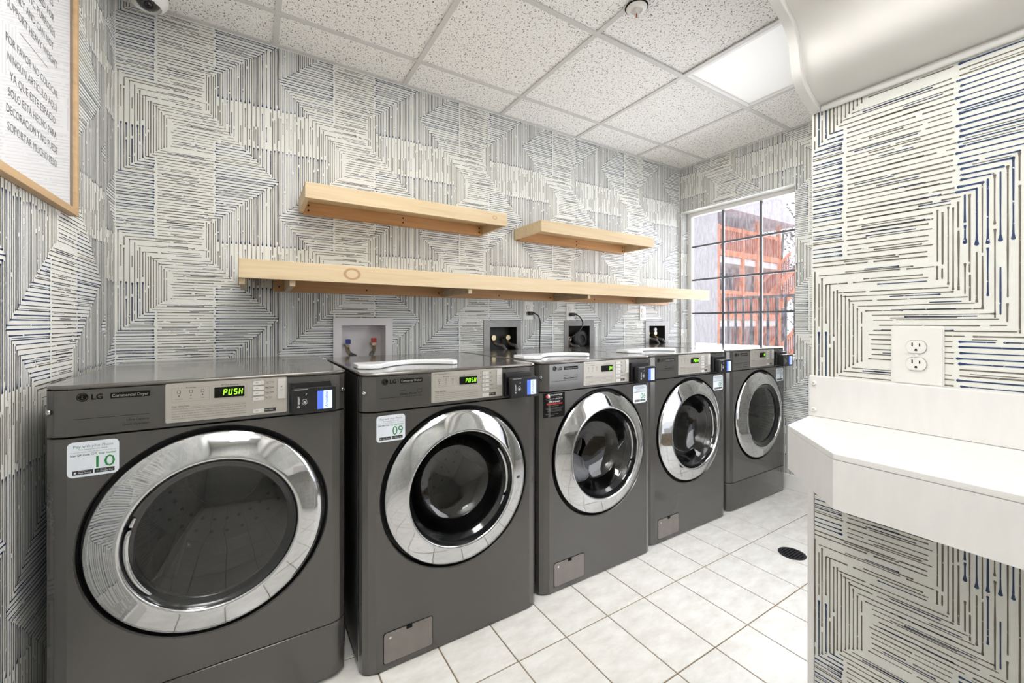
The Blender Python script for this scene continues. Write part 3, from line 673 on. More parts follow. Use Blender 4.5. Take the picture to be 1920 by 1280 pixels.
def valve(t, x, z, km, hose_dx, big=False):
    q = M(); q.tube([(x, 0.085, z), (x, 0.03, z)], 0.009, 10); q.tube([(x, 0.045, z-0.012), (x, 0.03, z-0.03), (x+hose_dx*0.3, 0.01, z-0.045)], 0.011, 10); v = q.build('valve', m_brass, t, smooth=40)
    q = M()
    if km is None: q.lathe([(0, -0.006), (0.016, -0.006), (0.019, 0), (0.016, 0.006), (0, 0.006)], lambda a, b, h: (x+a, 0.03+h, z+b), 16); km = m_brass
    else: q.rrect(x-0.012, x+0.012, z+0.008, z+0.032, 0.003, 0.022, 0.040)
    q.build('handle', km, v)
    q = M(); q.tube([(x+hose_dx*0.3, 0.01, z-0.045), (x+hose_dx*0.7, -0.03, z-0.05), (x+hose_dx, -0.055, z-0.09), (x+hose_dx*1.05, -0.06, z-0.2)], 0.011, 10); q.build('hose', m_hose, t, smooth=50)
t, P, oz = supply_box(0, 'white plastic supply box with blue and red valves behind machine 09', False)
valve(t, P(0.415), 0.985-oz+0.01, m_bluek, 0.03); valve(t, P(0.545), 0.985-oz+0.015, m_redk, -0.04)
t, P, oz = supply_box(1, 'grey metal supply box, first one right of the white box', True)
valve(t, P(1.275), 1.02-oz, None, 0.05); valve(t, P(1.38), 1.02-oz, None, 0.03)
t, P, oz = supply_box(2, 'grey metal supply box with a coiled black hose behind machine 06', True)
q = M(); q.lathe([(0.058, 0.02), (0.068, 0.012), (0.062, 0.0), (0.048, -0.004), (0.03, -0.004), (0.03, 0.006), (0.02, 0.008), (0, 0.008)], lambda a, b, h: (P(1.985)+a, 0.015+h*0.8, 1.0-oz+b), 28); q.build('hose_coil', m_rubber, t, smooth=50)
valve(t, P(1.885), 1.0-oz, None, 0.04)
t, P, oz = supply_box(3, 'grey metal supply box nearest the window', True)
valve(t, P(2.70), 1.03-oz, None, 0.04); valve(t, P(2.79), 1.03-oz, None, 0.02); q = M(); q.lathe([(0, -0.006), (0.014, -0.006), (0.016, 0.004), (0, 0.006)], lambda a, b, h: (P(2.79)+a, 0.03+h, 1.06-oz+b), 14); q.build('cap', m_boxw, t)

def outlet(label, fn, w, h, group=None, plug=False):
    """fn(x,z,out)->xyz on a wall"""
    t = thing('wall_outlet', label, 'outlet', fn(0, 0, 0), group='wall outlets'); o = Vector(fn(0, 0, 0)); F = lambda x, z, d: tuple(Vector(fn(x, z, d))-o)
    q = M(); q.rrect(-w/2, w/2, -h/2, h/2, 0.004, 0.0006, 0.003, fn=F); q.rrect(-w/2+0.003, w/2-0.003, -h/2+0.003, h/2-0.003, 0.004, 0.003, 0.0055, fn=F); q.build('cover_plate', m_plate, t, smooth=30)
    for dz in (0.0193, -0.0193):
        q = M(); pts = []
        for k in range(32):
            a = 2*PI*k/32; pts.append((0.0172*math.cos(a), max(-0.0142, min(0.0142, 0.0172*math.sin(a)))+dz))
        q.prism(pts, lambda x, z: F(x, z, 0.0055), lambda x, z: F(x, z, 0.0085)); r_ = q.build('receptacle', m_plate, t)
        q = M(); q.prism([(x*1.05, (z-dz)*1.06+dz) for x, z in pts], lambda x, z: F(x, z, 0.0052), lambda x, z: F(x, z, 0.0058)); q.build('shadow_gap', m_greyp, r_)
        q = M()
        for x, hh in ((-0.0062, 0.0085), (0.0062, 0.007)): q.prism([(x-0.0011, dz+0.001), (x+0.0011, dz+0.001), (x+0.0011, dz+0.001+hh), (x-0.0011, dz+0.001+hh)], lambda a, b: F(a, b, 0.0084), lambda a, b: F(a, b, 0.0088))
        q.prism([(0.0024*math.cos(a), dz-0.0066+0.0024*math.sin(a)) for a in [PI*i/6 for i in range(7)]]+[(-0.0024, dz-0.0092), (0.0024, dz-0.0092)], lambda a, b: F(a, b, 0.0084), lambda a, b: F(a, b, 0.0088))
        q.build('slots', m_dark, r_)
    q = M(); q.lathe([(0.0032, 0.0055), (0.0032, 0.0066), (0.0025, 0.0072), (0, 0.0072)], lambda a, b, h_: F(a, b, h_), 14); q.build('screw', m_plate, t)
    return t
wallfn = lambda X, Z: (lambda x, z, d: (X+x, YB-d, Z+z))
outlet('white outlet with black plug under the long shelf, first from the left', wallfn(1.517, 1.193), 0.07, 0.115)
outlet('white outlet with black plug above the box with the coiled hose', wallfn(1.865, 1.19), 0.07, 0.115)
outlet('small white outlet with empty sockets, nearest the window', wallfn(2.602, 1.19), 0.07, 0.115)
outlet('large white duplex outlet on the partition above the white counter', lambda x, z, d: (XP-d, 0.3165-x, EYE-0.0725+z), 0.0889, 0.1334)
def cord(label, X, Z, path):
    t = thing('power_cord', label, 'cord', (X, YB-0.01, Z), group='power cords')
    q = M(); q.rrect(-0.013, 0.013, -0.012, 0.012, 0.006, -0.03, 0.0, fn=lambda x, z, y: (x, y, z)); q.tube([(0.0, -0.022, 0), (0.02, -0.028, 0.002), (0.032, -0.03, -0.004)], [0.009, 0.007, 0.005], 8); q.build('plug', m_rubber, t, bevel=0.002)
    q = M(); q.tube(path, 0.0042, 8); q.build('cable', m_rubber, t, smooth=60)
def arc(pts, n=8):
    P = [Vector(p) for p in pts]; out = []
    for i in range(len(P)-1):
        a = P[max(i-1, 0)]; b = P[i]; c = P[i+1]; d = P[min(i+2, len(P)-1)]
        for k in range(n):
            u = k/n; out.append(0.5*((2*b)+(c-a)*u+(2*a-5*b+4*c-d)*u*u+(3*b-a-3*c+d)*u**3))
    out.append(P[-1]); return out
cord('black power cord hanging straight down from the left outlet', 1.517, 1.174, arc([(0.03, -0.03, -0.003), (0.055, -0.03, -0.02), (0.07, -0.025, -0.07), (0.068, -0.022, -0.2), (0.066, -0.02, -0.45)]))
cord('black power cord curling from the middle outlet into the hose box', 1.865, 1.171, arc([(0.03, -0.03, -0.003), (0.06, -0.03, -0.02), (0.085, -0.028, -0.06), (0.06, -0.025, -0.11), (0.0, -0.022, -0.15), (-0.03, -0.02, -0.19), (-0.03, -0.02, -0.4)]))

# ------------------------------------------------------------------ laundry machines
HW, TOPZ, SEAM, ZD, RW = 0.336, 0.953, 0.828, 0.54, 0.282
FRONT = [(-0.336, 0.036), (-0.330, 0.020), (-0.315, 0.008), (-0.292, 0.0), (0.292, 0.0), (0.315, 0.008), (0.330, 0.020), (0.336, 0.036)]
LY = lambda x, z, h: (x, h, z+ZD)
CACHE = {}
def cached(key, fn):
    if key not in CACHE: CACHE[key] = fn()
    return CACHE[key]
def plan_strip(q, z0, z1, back=0.06):
    pts = [(-0.336, back)]+FRONT+[(0.336, back)]
    for a, b in zip(pts[:-1], pts[1:]): q.quad((a[0], a[1], z0), (b[0], b[1], z0), (b[0], b[1], z1), (a[0], a[1], z1))
def front_panel(z0, z1):
    q = M(); N = 72; fl = [(-0.292, z0), (0.292, z0), (0.292, z1), (-0.292, z1)]; inn = []; out = []
    for i in range(N):
        a = 2*PI*(i+0.5)/N; c, s = math.cos(a), math.sin(a); inn.append((RW*c, 0, RW*s+ZD))
        k = min(0.292/abs(c), ((z1-ZD) if s > 0 else (ZD-z0))/abs(s)); out.append((k*c, 0, k*s+ZD))
    fs = [(i, (i+1) % N, N+(i+1) % N, N+i) for i in range(N)]
    q.add(inn+out, fs)
    for cx_, cz_ in fl:      # corner triangles
        a = math.atan2(cz_-ZD, cx_) % (2*PI); i = int((a/(2*PI)*N-0.5) // 1) % N; q.add([out[i], out[(i+1) % N], (cx_, 0, cz_)], [(0, 1, 2)])
    q.lathe([(RW, 0), (RW-0.003, 0.004), (RW-0.004, 0.03)], LY, N)
    pts = [(-0.336, 0.06)]+FRONT[:4]
    for P in (pts, [(-x, y) for x, y in pts]):
        for a, b in zip(P[:-1], P[1:]): q.quad((a[0], a[1], z0), (b[0], b[1], z0), (b[0], b[1], z1), (a[0], a[1], z1))
    for z in (z0, z1):
        P = FRONT+[(0.336, 0.06), (-0.336, 0.06)]
        if z == z1 or True:   # thin lips so the seam reads as a dark gap
            for a, b in zip(FRONT[:-1], FRONT[1:]): q.quad((a[0], a[1], z), (b[0], b[1], z), (b[0], b[1]+0.02, z), (a[0], a[1]+0.02, z))
    return q.mesh('front_panel', [m_body], 30)
def slab(z0, z1, back, mat, name, sm=25):
    q = M(); P = [(-0.336, back)]+FRONT+[(0.336, back)]
    q.prism(P, lambda x, y: (x, y, z0), lambda x, y: (x, y, z1)); return q.mesh(name, [mat], sm)
def seg_digits(q, s, x1, zc, h, y, mi=0, gap=0.0):
    S = {'P': 'abefg', 'U': 'bcdef', 'S': 'acdfg', 'H': 'bcefg', '3': 'abcdg', '4': 'bcfg', '1': 'bc', '8': 'abcdefg', ' ': ''}
    w = h*0.52; t = h*0.13; pitch = w*1.42; n = len(s)
    for i, ch in enumerate(s):
        x0 = x1-(n-i)*pitch; sh = lambda z: (z-zc)*0.12
        R_ = {'a': (x0+t*0.7, x0+w-t*0.7, zc+h/2-t, zc+h/2), 'g': (x0+t*0.7, x0+w-t*0.7, zc-t/2, zc+t/2), 'd': (x0+t*0.7, x0+w-t*0.7, zc-h/2, zc-h/2+t),
              'f': (x0, x0+t, zc+t*0.3, zc+h/2-t*0.3), 'b': (x0+w-t, x0+w, zc+t*0.3, zc+h/2-t*0.3), 'e': (x0, x0+t, zc-h/2+t*0.3, zc-t*0.3), 'c': (x0+w-t, x0+w, zc-h/2+t*0.3, zc-t*0.3)}
        for k in S[ch]:
            a, b, c, d = R_[k]; q.quad((a+sh(c), y, c), (b+sh(c), y, c), (b+sh(d), y, d), (a+sh(d), y, d), mi)
def outline(q, x0, x1, z0, z1, y, t=0.0006, mi=0):
    for a, b, c, d in ((x0, x1, z0, z0+t), (x0, x1, z1-t, z1), (x0, x0+t, z0, z1), (x1-t, x1, z0, z1)): q.quad((a, y, c), (b, y, c), (b, y, d), (a, y, d), mi)

def machine(kind, num, label, x0, yf, dz=0.0, disp='PUSH', reader_out=0.05, sticker_side=-1, aged=False):
    dry = kind == 'dryer'
    t = thing('clothes_dryer' if dry else 'washing_machine', label, 'dryer' if dry else 'washer', (x0+HW, yf, 0), group='laundry machines in the row')
    z = dz
    def put(name, key, fn, parent=t, **k):
        me = cached(key, fn); return link(name, me, parent, (0, 0, z if parent is t else 0), **k)
    # cabinet shell, lid, fascia
    def f():
        q = M()
        for a in ((-0.337, -0.334, 0.062, 0.745, 0.02, TOPZ-0.014), (0.334, 0.337, 0.062, 0.745, 0.02, TOPZ-0.014), (-0.334, 0.334, 0.742, 0.745, 0.02, TOPZ-0.014), (-0.334, 0.334, 0.062, 0.742, 0.02, 0.023)): q.box(*a)
        return q.mesh('cabinet', [m_side])
    put('cabinet', 'cab', f)
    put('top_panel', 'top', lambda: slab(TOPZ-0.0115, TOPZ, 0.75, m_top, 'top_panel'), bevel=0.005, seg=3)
    def f():
        q = M(); plan_strip(q, SEAM+0.003, TOPZ-0.012); P = FRONT+[(0.336, 0.06), (-0.336, 0.06)]
        for a, b in zip(FRONT[:-1], FRONT[1:]):
            q.quad((a[0], a[1], SEAM+0.003), (b[0], b[1], SEAM+0.003), (b[0], b[1]+0.02, SEAM+0.003), (a[0], a[1]+0.02, SEAM+0.003))
        return q.mesh('control_fascia', [m_body], 30)
    fa = put('control_fascia', 'fas', f)
    put('front_panel', 'fp%d' % dry, lambda: front_panel(0.170 if dry else 0.005, SEAM-0.002))
    def f():
        q = M(); plan = [(x*0.985, y+0.012) for x, y in FRONT]
        q.prism([(-0.33, 0.059)]+plan+[(0.33, 0.059)], lambda x, y: (x, y, SEAM-0.004), lambda x, y: (x, y, SEAM+0.005)); return q.mesh('seam_gasket', [m_dark])
    put('seam_gasket', 'gask', f)
    if dry:
        put('kick_panel', 'kick', lambda: slab(0.005, 0.166, 0.06, m_body, 'kick_panel', 25), bevel=0.003)
    def f():
        q = M(); q.lathe([(0.012, 0.024), (0.012, 0.01), (0.02, 0.006), (0.02, 0.0), (0, 0)], lambda x, y, h: (x, y, h), 14); return q.mesh('foot', [m_rubber], 40)
    for fx in (-0.27, 0.27):
        for fy in (0.10, 0.68): link('foot', cached('foot', f), t, (fx, fy, 0))
    # door
    def f():
        q = M(); q.lathe([(RW-0.004, 0.004), (RW-0.006, 0.03), (0.262, 0.034), (0.235, 0.034)], LY, 72); return q.mesh('door_recess', [m_rubber], 40)
    put('door_recess', 'rec', f)
    def f():
        q = M(); q.lathe([(0.264, 0.03), (0.2675, 0.004), (0.2665, -0.004), (0.262, -0.0085), (0.250, -0.0145), (0.235, -0.021), (0.22, -0.027), (0.207, -0.032), (0.201, -0.034), (0.197, -0.0335), (0.194, -0.030), (0.193, -0.022)], LY, 96); return q.mesh('door', [m_chrome], 60)
    d = put('door', 'door', f)
    def f():
        q = M(); q.lathe([(0.1935, -0.026), (0.190, -0.014), (0.186, -0.004), (0.176, 0.006), (0.172, 0.018)] if not dry else [(0.1935, -0.028), (0.189, -0.021), (0.181, -0.017), (0.174, -0.016), (0.170, -0.012)], LY, 72); return q.mesh('door_rim', [m_rim], 60)
    put('door_rim', 'rim%d' % dry, f, d)
    def f():
        q = M(); q.lathe([(0.174, -0.013), (0.15, -0.019), (0.11, -0.025), (0.06, -0.029), (0.0, -0.030)] if dry else [(0.174, 0.012), (0.165, 0.028), (0.155, 0.05), (0.14, 0.075), (0.11, 0.092), (0.06, 0.101), (0, 0.103)], LY, 64); return q.mesh('door_glass', [m_dglass], 80)
    put('door_glass', 'glass%d' % dry, f, d)
    def f():
        q = M(); a0, a1 = (math.radians(155), math.radians(222)) if dry else (math.radians(-32), math.radians(38)); n = 20; P = []; rr = []
        for i in range(n+1):
            a = a0+(a1-a0)*i/n; P.append((0.183*math.cos(a), -0.0225 if dry else -0.010, 0.183*math.sin(a)+ZD)); rr.append(0.0035+0.0035*math.sin(PI*i/n)**0.5)
        q.tube(P, rr, 10); return q.mesh('door_handle', [m_chrome], 60)
    put('door_handle', 'hand%d' % dry, f, d)
    # drum with perforated rear seen through the glass
    def f():
        q = M(); q.lathe([(0.19, 0.036), (0.235, 0.06), (0.262, 0.12), (0.262, 0.48), (0.25, 0.50), (0.12, 0.50), (0.11, 0.48), (0.0, 0.48)], LY, 48)
        for k in range(3):
            a = PI/2+0.4+k*2*PI/3; c, s = math.cos(a), math.sin(a); vs = []
            for yy in (0.14, 0.46):
                for u, r_ in ((-0.045, 0.26), (-0.015, 0.21), (0.015, 0.21), (0.045, 0.26)): vs.append((r_*c-u*s, yy, r_*s+u*c+ZD))
            q.add(vs, [(0, 1, 5, 4), (1, 2, 6, 5), (2, 3, 7, 6), (0, 3, 2, 1), (4, 5, 6, 7)])
        for i in range(28):
            a = 2*PI*i/28
            for r_ in (0.17, 0.215): q.lathe([(0.006, 0), (0, 0.0)], lambda x, y, h: (r_*math.cos(a)+x, 0.4985, r_*math.sin(a)+ZD+y), 8, mi=1)
        return q.mesh('drum', [m_drum, m_dark], 40)
    put('drum', 'drum', f)
    # brand lettering, model plate, screws on the fascia
    yl = -0.0006
    def f():
        q = M(); T = TOPZ; c = (-0.265, T-0.030); r = 0.0105
        q.lathe([(r, 0), (0, 0)], lambda x, y, h: (c[0]+x, yl, c[1]+y), 28)
        q.text('LG', 0.0125, lambda x, y: (-0.2495+x, yl, T-0.0365+y), bold=0.03)
        q.quad((-0.28, yl, T-0.0825), (-0.142, yl, T-0.0825), (-0.142, yl, T-0.0815), (-0.28, yl, T-0.0815))
        for pts in ((0.0072, 0.6, 2*PI-0.0),):
            q.lathe([(0.0085, 0), (0.0075, 0)], lambda x, y, h: (c[0]+x, yl-0.0002, c[1]+y), 24, mi=1, a0=0.9, a1=2*PI-0.05)
        q.quad((c[0]-0.0012, yl-0.0002, c[1]-0.004), (c[0]+0.0002, yl-0.0002, c[1]-0.004), (c[0]+0.0002, yl-0.0002, c[1]+0.005), (c[0]-0.0012, yl-0.0002, c[1]+0.005), 1)
        q.quad((c[0]-0.0012, yl-0.0002, c[1]-0.004), (c[0]+0.003, yl-0.0002, c[1]-0.004), (c[0]+0.003, yl-0.0002, c[1]-0.0028), (c[0]-0.0012, yl-0.0002, c[1]-0.0028), 1)
        q.quad((c[0]-0.005, yl-0.0002, c[1]+0.003), (c[0]-0.0035, yl-0.0002, c[1]+0.003), (c[0]-0.0035, yl-0.0002, c[1]+0.0045), (c[0]-0.005, yl-0.0002, c[1]+0.0045), 1)
        if dry:
            q.text('Ultra Capacity', 0.0052, lambda x, y: (-0.142+x, yl, T-0.096+y), 'R'); q.text('Quick Operation', 0.0052, lambda x, y: (-0.142+x, yl, T-0.107+y), 'R')
        else:
            q.text('Inverter', 0.0042, lambda x, y: (-0.216+x, yl, T-0.0635+y)); q.text('Direct Drive', 0.0075, lambda x, y: (-0.216+x, yl, T-0.0765+y), bold=0.012)
            outline(q, -0.158, -0.143, T-0.0725, T-0.060, yl, 0.0008); q.text('10 year', 0.0028, lambda x, y: (-0.1505+x, yl, T-0.077+y), 'C')
        return q.mesh('brand_lettering', [m_printd, m_body])
    put('brand_lettering', 'brand%d' % dry, f, fa)
    def f():
        q = M(); T = TOPZ; q.quad((-0.2155, yl, T-0.0375), (-0.1405, yl, T-0.0375), (-0.1405, yl, T-0.0235), (-0.2155, yl, T-0.0235))
        q.text('Commercial Dryer' if dry else 'Commercial Washer', 0.0072, lambda x, y: (-0.178+x, yl-0.0003, T-0.034+y), 'C', width=0.069, mi=1, bold=0.01)
        return q.mesh('model_plate', [m_dark, m_greyp])
    put('model_plate', 'model%d' % dry, f, fa)
    def f():
        q = M(); q.lathe([(0.0065, -0.0005), (0.006, -0.003), (0.003, -0.0042), (0.002, -0.003), (0, -0.003)], lambda x, y, h: (x, h, y), 16); return q.mesh('screw', [m_screw], 40)
    for sx in (-1, 1):
        o = link('screw', cached('screw', f), fa, (sx*0.3255, 0.0145, TOPZ-0.062)); o.rotation_euler = (0, 0, sx*0.9)
    # control panel
    PX0, PX1, PZ1, PZ0 = -0.110, 0.168, TOPZ-0.0095, TOPZ-0.1125
    X = lambda p: PX0+p*(PX1-PX0); Z = lambda p: PZ1-p*(PZ1-PZ0); yp = -0.0022
    def f():
        q = M(); q.rrect(PX0, PX1, PZ0, PZ1, 0.004, -0.002, -0.0002); return q.mesh('control_panel', [m_panel])
    cp = put('control_panel', 'cpan', f)
    def f():
        q = M(); d0 = (0.13, 0.48) if dry else (0.17, 0.50)
        outline(q, X(0.046), X(0.333), Z(d0[1]), Z(d0[0]), yp, 0.0005, 1); outline(q, X(0.352), X(0.642), Z(d0[1]), Z(d0[0]-0.01), yp, 0.0005, 1)
        q.text('Processing', 0.0033, lambda x, y: (X(0.19)+x, yp-0.0002, Z(d0[0]+0.01)+y), 'C', bold=0.01); q.text('EST Time Remaining', 0.0033, lambda x, y: (X(0.50)+x, yp-0.0002, Z(d0[0])+y), 'C', bold=0.01)
        for pz, nm in ((0.1, ('Flow Sense' if dry else 'Wash')), (0.19, ('Dry' if dry else 'Rinse')), (0.28, ('Cool' if dry else 'Spin'))):
            outline(q, X(pz)-0.0035, X(pz)+0.0035, Z(d0[0]+0.14), Z(d0[0]+0.065), yp, 0.0008, 0)
            q.lathe([(0.0015, 0), (0, 0)], lambda x, y, h: (X(pz)+x, yp, Z(d0[0]+0.2)+y), 10); q.text(nm, 0.0024, lambda x, y: (X(pz)+x, yp, Z(d0[1]-0.06)+y), 'C')
        if dry: rules = ('Dryer Safety Rules', ['1) Do not dry articles containing foam, rubber, or any similarly textured rubber like materials.  2) Do', 'not dry articles spotted with vegetable or cooking oil, cleaning solvents, gasoline, or any other oils.', '3) Do not attempt to open the door or place hands in the dryer to remove or add clothes during', 'operation.  4) Do not dry articles that are flammable, contain flammable liquids or are polluted.', '5) Do not allow children to operate and play in or around the machines.  6) Read the instructions.'])
        else: rules = ('Washer Safety Rules', ['1) Do not wash articles spotted with vegetable or cooking oil, gasoline, solvents or other flammables,', 'explosive items.  2) Do not reach into the tub while it is moving.  3) Do not allow children to play in', 'products.  4) Do not tamper with the controls.  5) Do not overload the machine with heavy items that', 'may damage the washer or cause it to move.  6) Close the door firmly and keep the lint trap clean.', 'Read and follow all instructions.'])
        zr = 0.61 if dry else 0.66; q.text(rules[0], 0.0034, lambda x, y: (X(0.046)+x, yp, Z(zr)+y), bold=0.012); q.quad((X(0.046), yp, Z(zr+0.015)), (X(0.63), yp, Z(zr+0.015)), (X(0.63), yp, Z(zr+0.012)), (X(0.046), yp, Z(zr+0.012)))
        for i, ln in enumerate(rules[1]):
            q.text(ln, 0.0024, lambda x, y: (X(0.046)+x, yp, Z(zr+(i+1)*0.062)+y), width=(X(0.635)-X(0.046)) if len(ln) > 60 else None)
        q.text('www.cleancare.com'[:3]+'.com', 0.0026, lambda x, y: (X(0.635)+x, yp, Z(0.965)+y), 'R') if False else None
        if dry: names = [('High Temp', 0.09), ('Med Temp', 0.235), ('Low Temp', 0.375), ('No Heat', 0.515)]
        else: names = [('Hot', 0.10), ('Warm', 0.25), ('Cold', 0.39), ('Delicate', 0.53), ('Hot Super Wash', 0.675)]
        for nm, pz in names: q.text(nm, 0.0034, lambda x, y: (X(0.805)+x, yp, Z(pz+0.04)+y), bold=0.012); q.text('+ Heavy Soil', 0.0017, lambda x, y: (X(0.805)+x, yp, Z(pz+0.075)+y))
        q.quad((X(0.795), yp, Z(0.945)), (X(0.90), yp, Z(0.945)), (X(0.90), yp, Z(0.845)), (X(0.795), yp, Z(0.845)), 0); q.text('Start / Pause', 0.0028, lambda x, y: (X(0.80)+x, yp-0.0002, Z(0.90)+y), mi=2)
        if not dry:
            q.text('Select Wash Cycle and Insert Coins', 0.0026, lambda x, y: (X(0.046)+x, yp, Z(0.085)+y), bold=0.01)
            for pz in (0.12, 0.27): q.lathe([(0.0015, 0), (0, 0)], lambda x, y, h: (X(0.672)+x, yp, Z(pz)+y), 10)
        return q.mesh('panel_lettering', [m_print, m_greyp, m_wprint])
    put('panel_lettering', 'ptxt%d' % dry, f, cp)
    DQ = (0.17, 0.45) if dry else (0.21, 0.47)
    def f():
        q = M(); q.rrect(X(0.373), X(0.622), Z(DQ[1]), Z(DQ[0]), 0.0015, -0.0034, -0.0018); seg_digits(q, disp, X(0.618), Z(sum(DQ)/2), (Z(DQ[0])-Z(DQ[1]))*0.56, -0.0037, 1); return q.mesh('display', [m_dark, m_led])
    put('display', 'disp%d%s' % (dry, disp), f, cp)
    def f(): q = M(); q.rrect(-0.0135, 0.0135, -0.0056, 0.0056, 0.0015, -0.0046, -0.0018); q.quad((-0.0075, -0.0048, -0.0008), (-0.001, -0.0048, -0.0008), (-0.001, -0.0048, 0.0008), (-0.0075, -0.0048, 0.0008), 1); outline(q, -0.0145, 0.0145, -0.0064, 0.0064, -0.0023, 0.001, 1); return q.mesh('button', [m_button, m_greyp])
    bz = (0.12, 0.262, 0.405, 0.555, 0.895) if dry else (0.135, 0.278, 0.415, 0.555, 0.70, 0.91)
    for pz in bz: link('button', cached('btn', f), cp, (X(0.745), 0, Z(pz)))
    def f():
        q = M(); q.rrect(X(0.916), X(0.987), Z(0.60), Z(0.04), 0.0015, -0.0046, -0.0018); q.text('Wi-Fi', 0.0026, lambda x, y: (X(0.9515)+x, -0.0048, Z(0.37)+y), 'C', mi=1)
        for r_ in (0.0012, 0.0026, 0.004): q.lathe([(r_, 0), (r_-0.0007, 0)], lambda x, y, h: (X(0.9515)+x, -0.0048, Z(0.29)+y), 10, mi=1, a0=PI*0.25, a1=PI*0.75)
        return q.mesh('wifi_button', [m_button, m_print])
    put('wifi_button', 'wifi', f, cp)
    # card reader on its bracket
    RX0, RX1, RZ0, RZ1 = 0.178, 0.300, TOPZ-0.119, TOPZ-0.040; yo = -reader_out
    def f():
        q = M(); q.rrect(RX0-0.004, RX1-0.012, RZ0+0.002, RZ1+0.012, 0.004, yo*0.35, -0.0002); q.rrect(RX0+0.006, RX1-0.02, RZ0+0.006, RZ1-0.004, 0.004, yo+0.016, yo*0.35); q.rrect(RX0, RX1, RZ0, RZ1-0.004, 0.006, yo, yo+0.016)
        return q.mesh('card_reader', [m_black], 30)
    cr_ = put('card_reader', 'read%.3f' % reader_out, f, bevel=0.0015)
    def f():
        q = M(); W = RX1-RX0; H = RZ1-RZ0-0.004; y = yo-0.0004; sx0, sxm, sx1 = RX0+W*0.57, RX0+W*0.705, RX0+W*0.905; sz0, sz1 = RZ0+H*0.13, RZ0+H*0.86
        q.quad((sx0, y, sz0), (sxm, y, sz0), (sxm, y, sz1), (sx0, y, sz1), 1); q.quad((sxm, y, sz0), (sx1, y, sz0), (sx1, y, sz1), (sxm, y, sz1), 0)
        q.text('Available', 0.0085, lambda a, b: (RX0+W*0.80-b+0.001, y-0.0003, sz0+0.004+a), width=(sz1-sz0)*0.86, mi=2); return q.mesh('screen', [m_scrw, m_scrb, m_scrt])
    put('screen', 'scr%.3f' % reader_out, f, cr_)
    def f():
        q = M(); W = RX1-RX0; H = RZ1-RZ0-0.004; y = yo-0.0004
        q.text('KIOSOFT', 0.0042, lambda a, b: (RX0+W*0.175-b, y, RZ0+H*0.36+a), bold=0.03); q.lathe([(0.003, 0), (0.0014, 0)], lambda a, b, h: (RX0+W*0.155+a, y, RZ0+H*0.28+b), 16)
        c = (RX0+W*0.285, RZ0+H*0.46); q.lathe([(0.0085, 0), (0.0077, 0)], lambda a, b, h: (c[0]+a*0.8, y, c[1]+b), 28)
        for k, r_ in enumerate((0.002, 0.0035, 0.005)): q.lathe([(r_, 0), (r_-0.0008, 0)], lambda a, b, h: (c[0]+a*0.8, y, c[1]-0.002+b), 10, a0=PI*0.2, a1=PI*0.8)
        q.rrect(c[0]-0.003, c[0]+0.003, c[1]-0.0045, c[1]-0.001, 0.001, y, y+0.0001)
        q.text('Pay', 0.0032, lambda a, b: (RX0+W*0.33-b, y, RZ0+H*0.72+a), bold=0.02); q.quad((RX0+W*0.06, y, RZ1-0.009), (RX0+W*0.36, y, RZ1-0.009), (RX0+W*0.36, y, RZ1-0.006), (RX0+W*0.06, y, RZ1-0.006), 1)
        return q.mesh('reader_lettering', [m_wprint, m_greyp])
    put('reader_lettering', 'rtxt%.3f' % reader_out, f, cr_)
    # number sticker
    SX0 = -0.2915 if sticker_side < 0 else 0.1995; SX1 = SX0+0.092; SZ1 = SEAM-0.012; SZ0 = SZ1-0.084
    ybend = lambda x: 0.0 if abs(x) <= 0.292 else 0.008*(abs(x)-0.292)/0.023
    def f(): q = M(); q.rrect(SX0, SX1, SZ0, SZ1, 0.011, -0.0005, 0.0005, n=6, fn=lambda x, zz, y: (x, y+ybend(x), zz)); return q.mesh('number_sticker', [m_stick])
    st = put('number_sticker', 'stk%d' % sticker_side, f)
    def f():
        q = M(); y = -0.0008; W = SX1-SX0; H = SZ1-SZ0; F = lambda px, pz: (lambda a, b: (SX0+px*W+a, y+ybend(SX0+px*W+a), SZ1-pz*H+b))
        q.text('Pay', 0.0068, F(0.12, 0.17), mi=1); q.text('with your Phone', 0.0068, F(0.285, 0.17), width=W*0.60, mi=3); q.text('See room poster for details', 0.0028, F(0.5, 0.235), 'C', width=W*0.54)
        q.text('To start this machine, follow the prompts in the mobile app', 0.0024, F(0.5, 0.305), 'C', width=W*0.88, mi=3)
        q.text('Scan QR Code', 0.0042, F(0.06, 0.40), width=W*0.37, bold=0.02); q.text('OR', 0.0068, F(0.455, 0.405), width=W*0.115, mi=3); q.text('Enter Number', 0.0042, F(0.60, 0.40), width=W*0.34, mi=2, bold=0.02)
        q.text(num, 0.028, F(0.735, 0.775), 'C', width=W*0.37, mi=2, bold=0.0)
        for a, b in ((0.10, 0.49), (0.52, 0.91)):
            q.quad(F(a, 0.93)(0, 0), F(b, 0.93)(0, 0), F(b, 0.81)(0, 0), F(a, 0.81)(0, 0))
        y -= 0.0002
        q.text('App Store', 0.0038, F(0.21, 0.905), mi=4); q.text('Download on the', 0.0016, F(0.21, 0.845), mi=4); q.text('Google Play', 0.0038, F(0.63, 0.905), mi=4, width=W*0.25); q.text('GET IT ON', 0.0016, F(0.63, 0.845), mi=4)
        c = F(0.15, 0.873); q.lathe([(0.0021, 0), (0, 0)], lambda a, b, h: c(a*0.95, b-0.0002), 14, mi=4); q.quad(c(0, 0.0024), c(0.0008, 0.0028), c(0.0011, 0.0036), c(0.0002, 0.003), 4)
        c = F(0.56, 0.873); q.add([c(0, -0.0026), c(0.0042, 0), c(0, 0.0026)], [(0, 1, 2)], 1)
        return q.mesh('sticker_lettering', [m_print, m_teal, m_green, m_greyp, m_wprint])
    put('sticker_lettering', 'stxt%s%d' % (num, sticker_side), f, st)
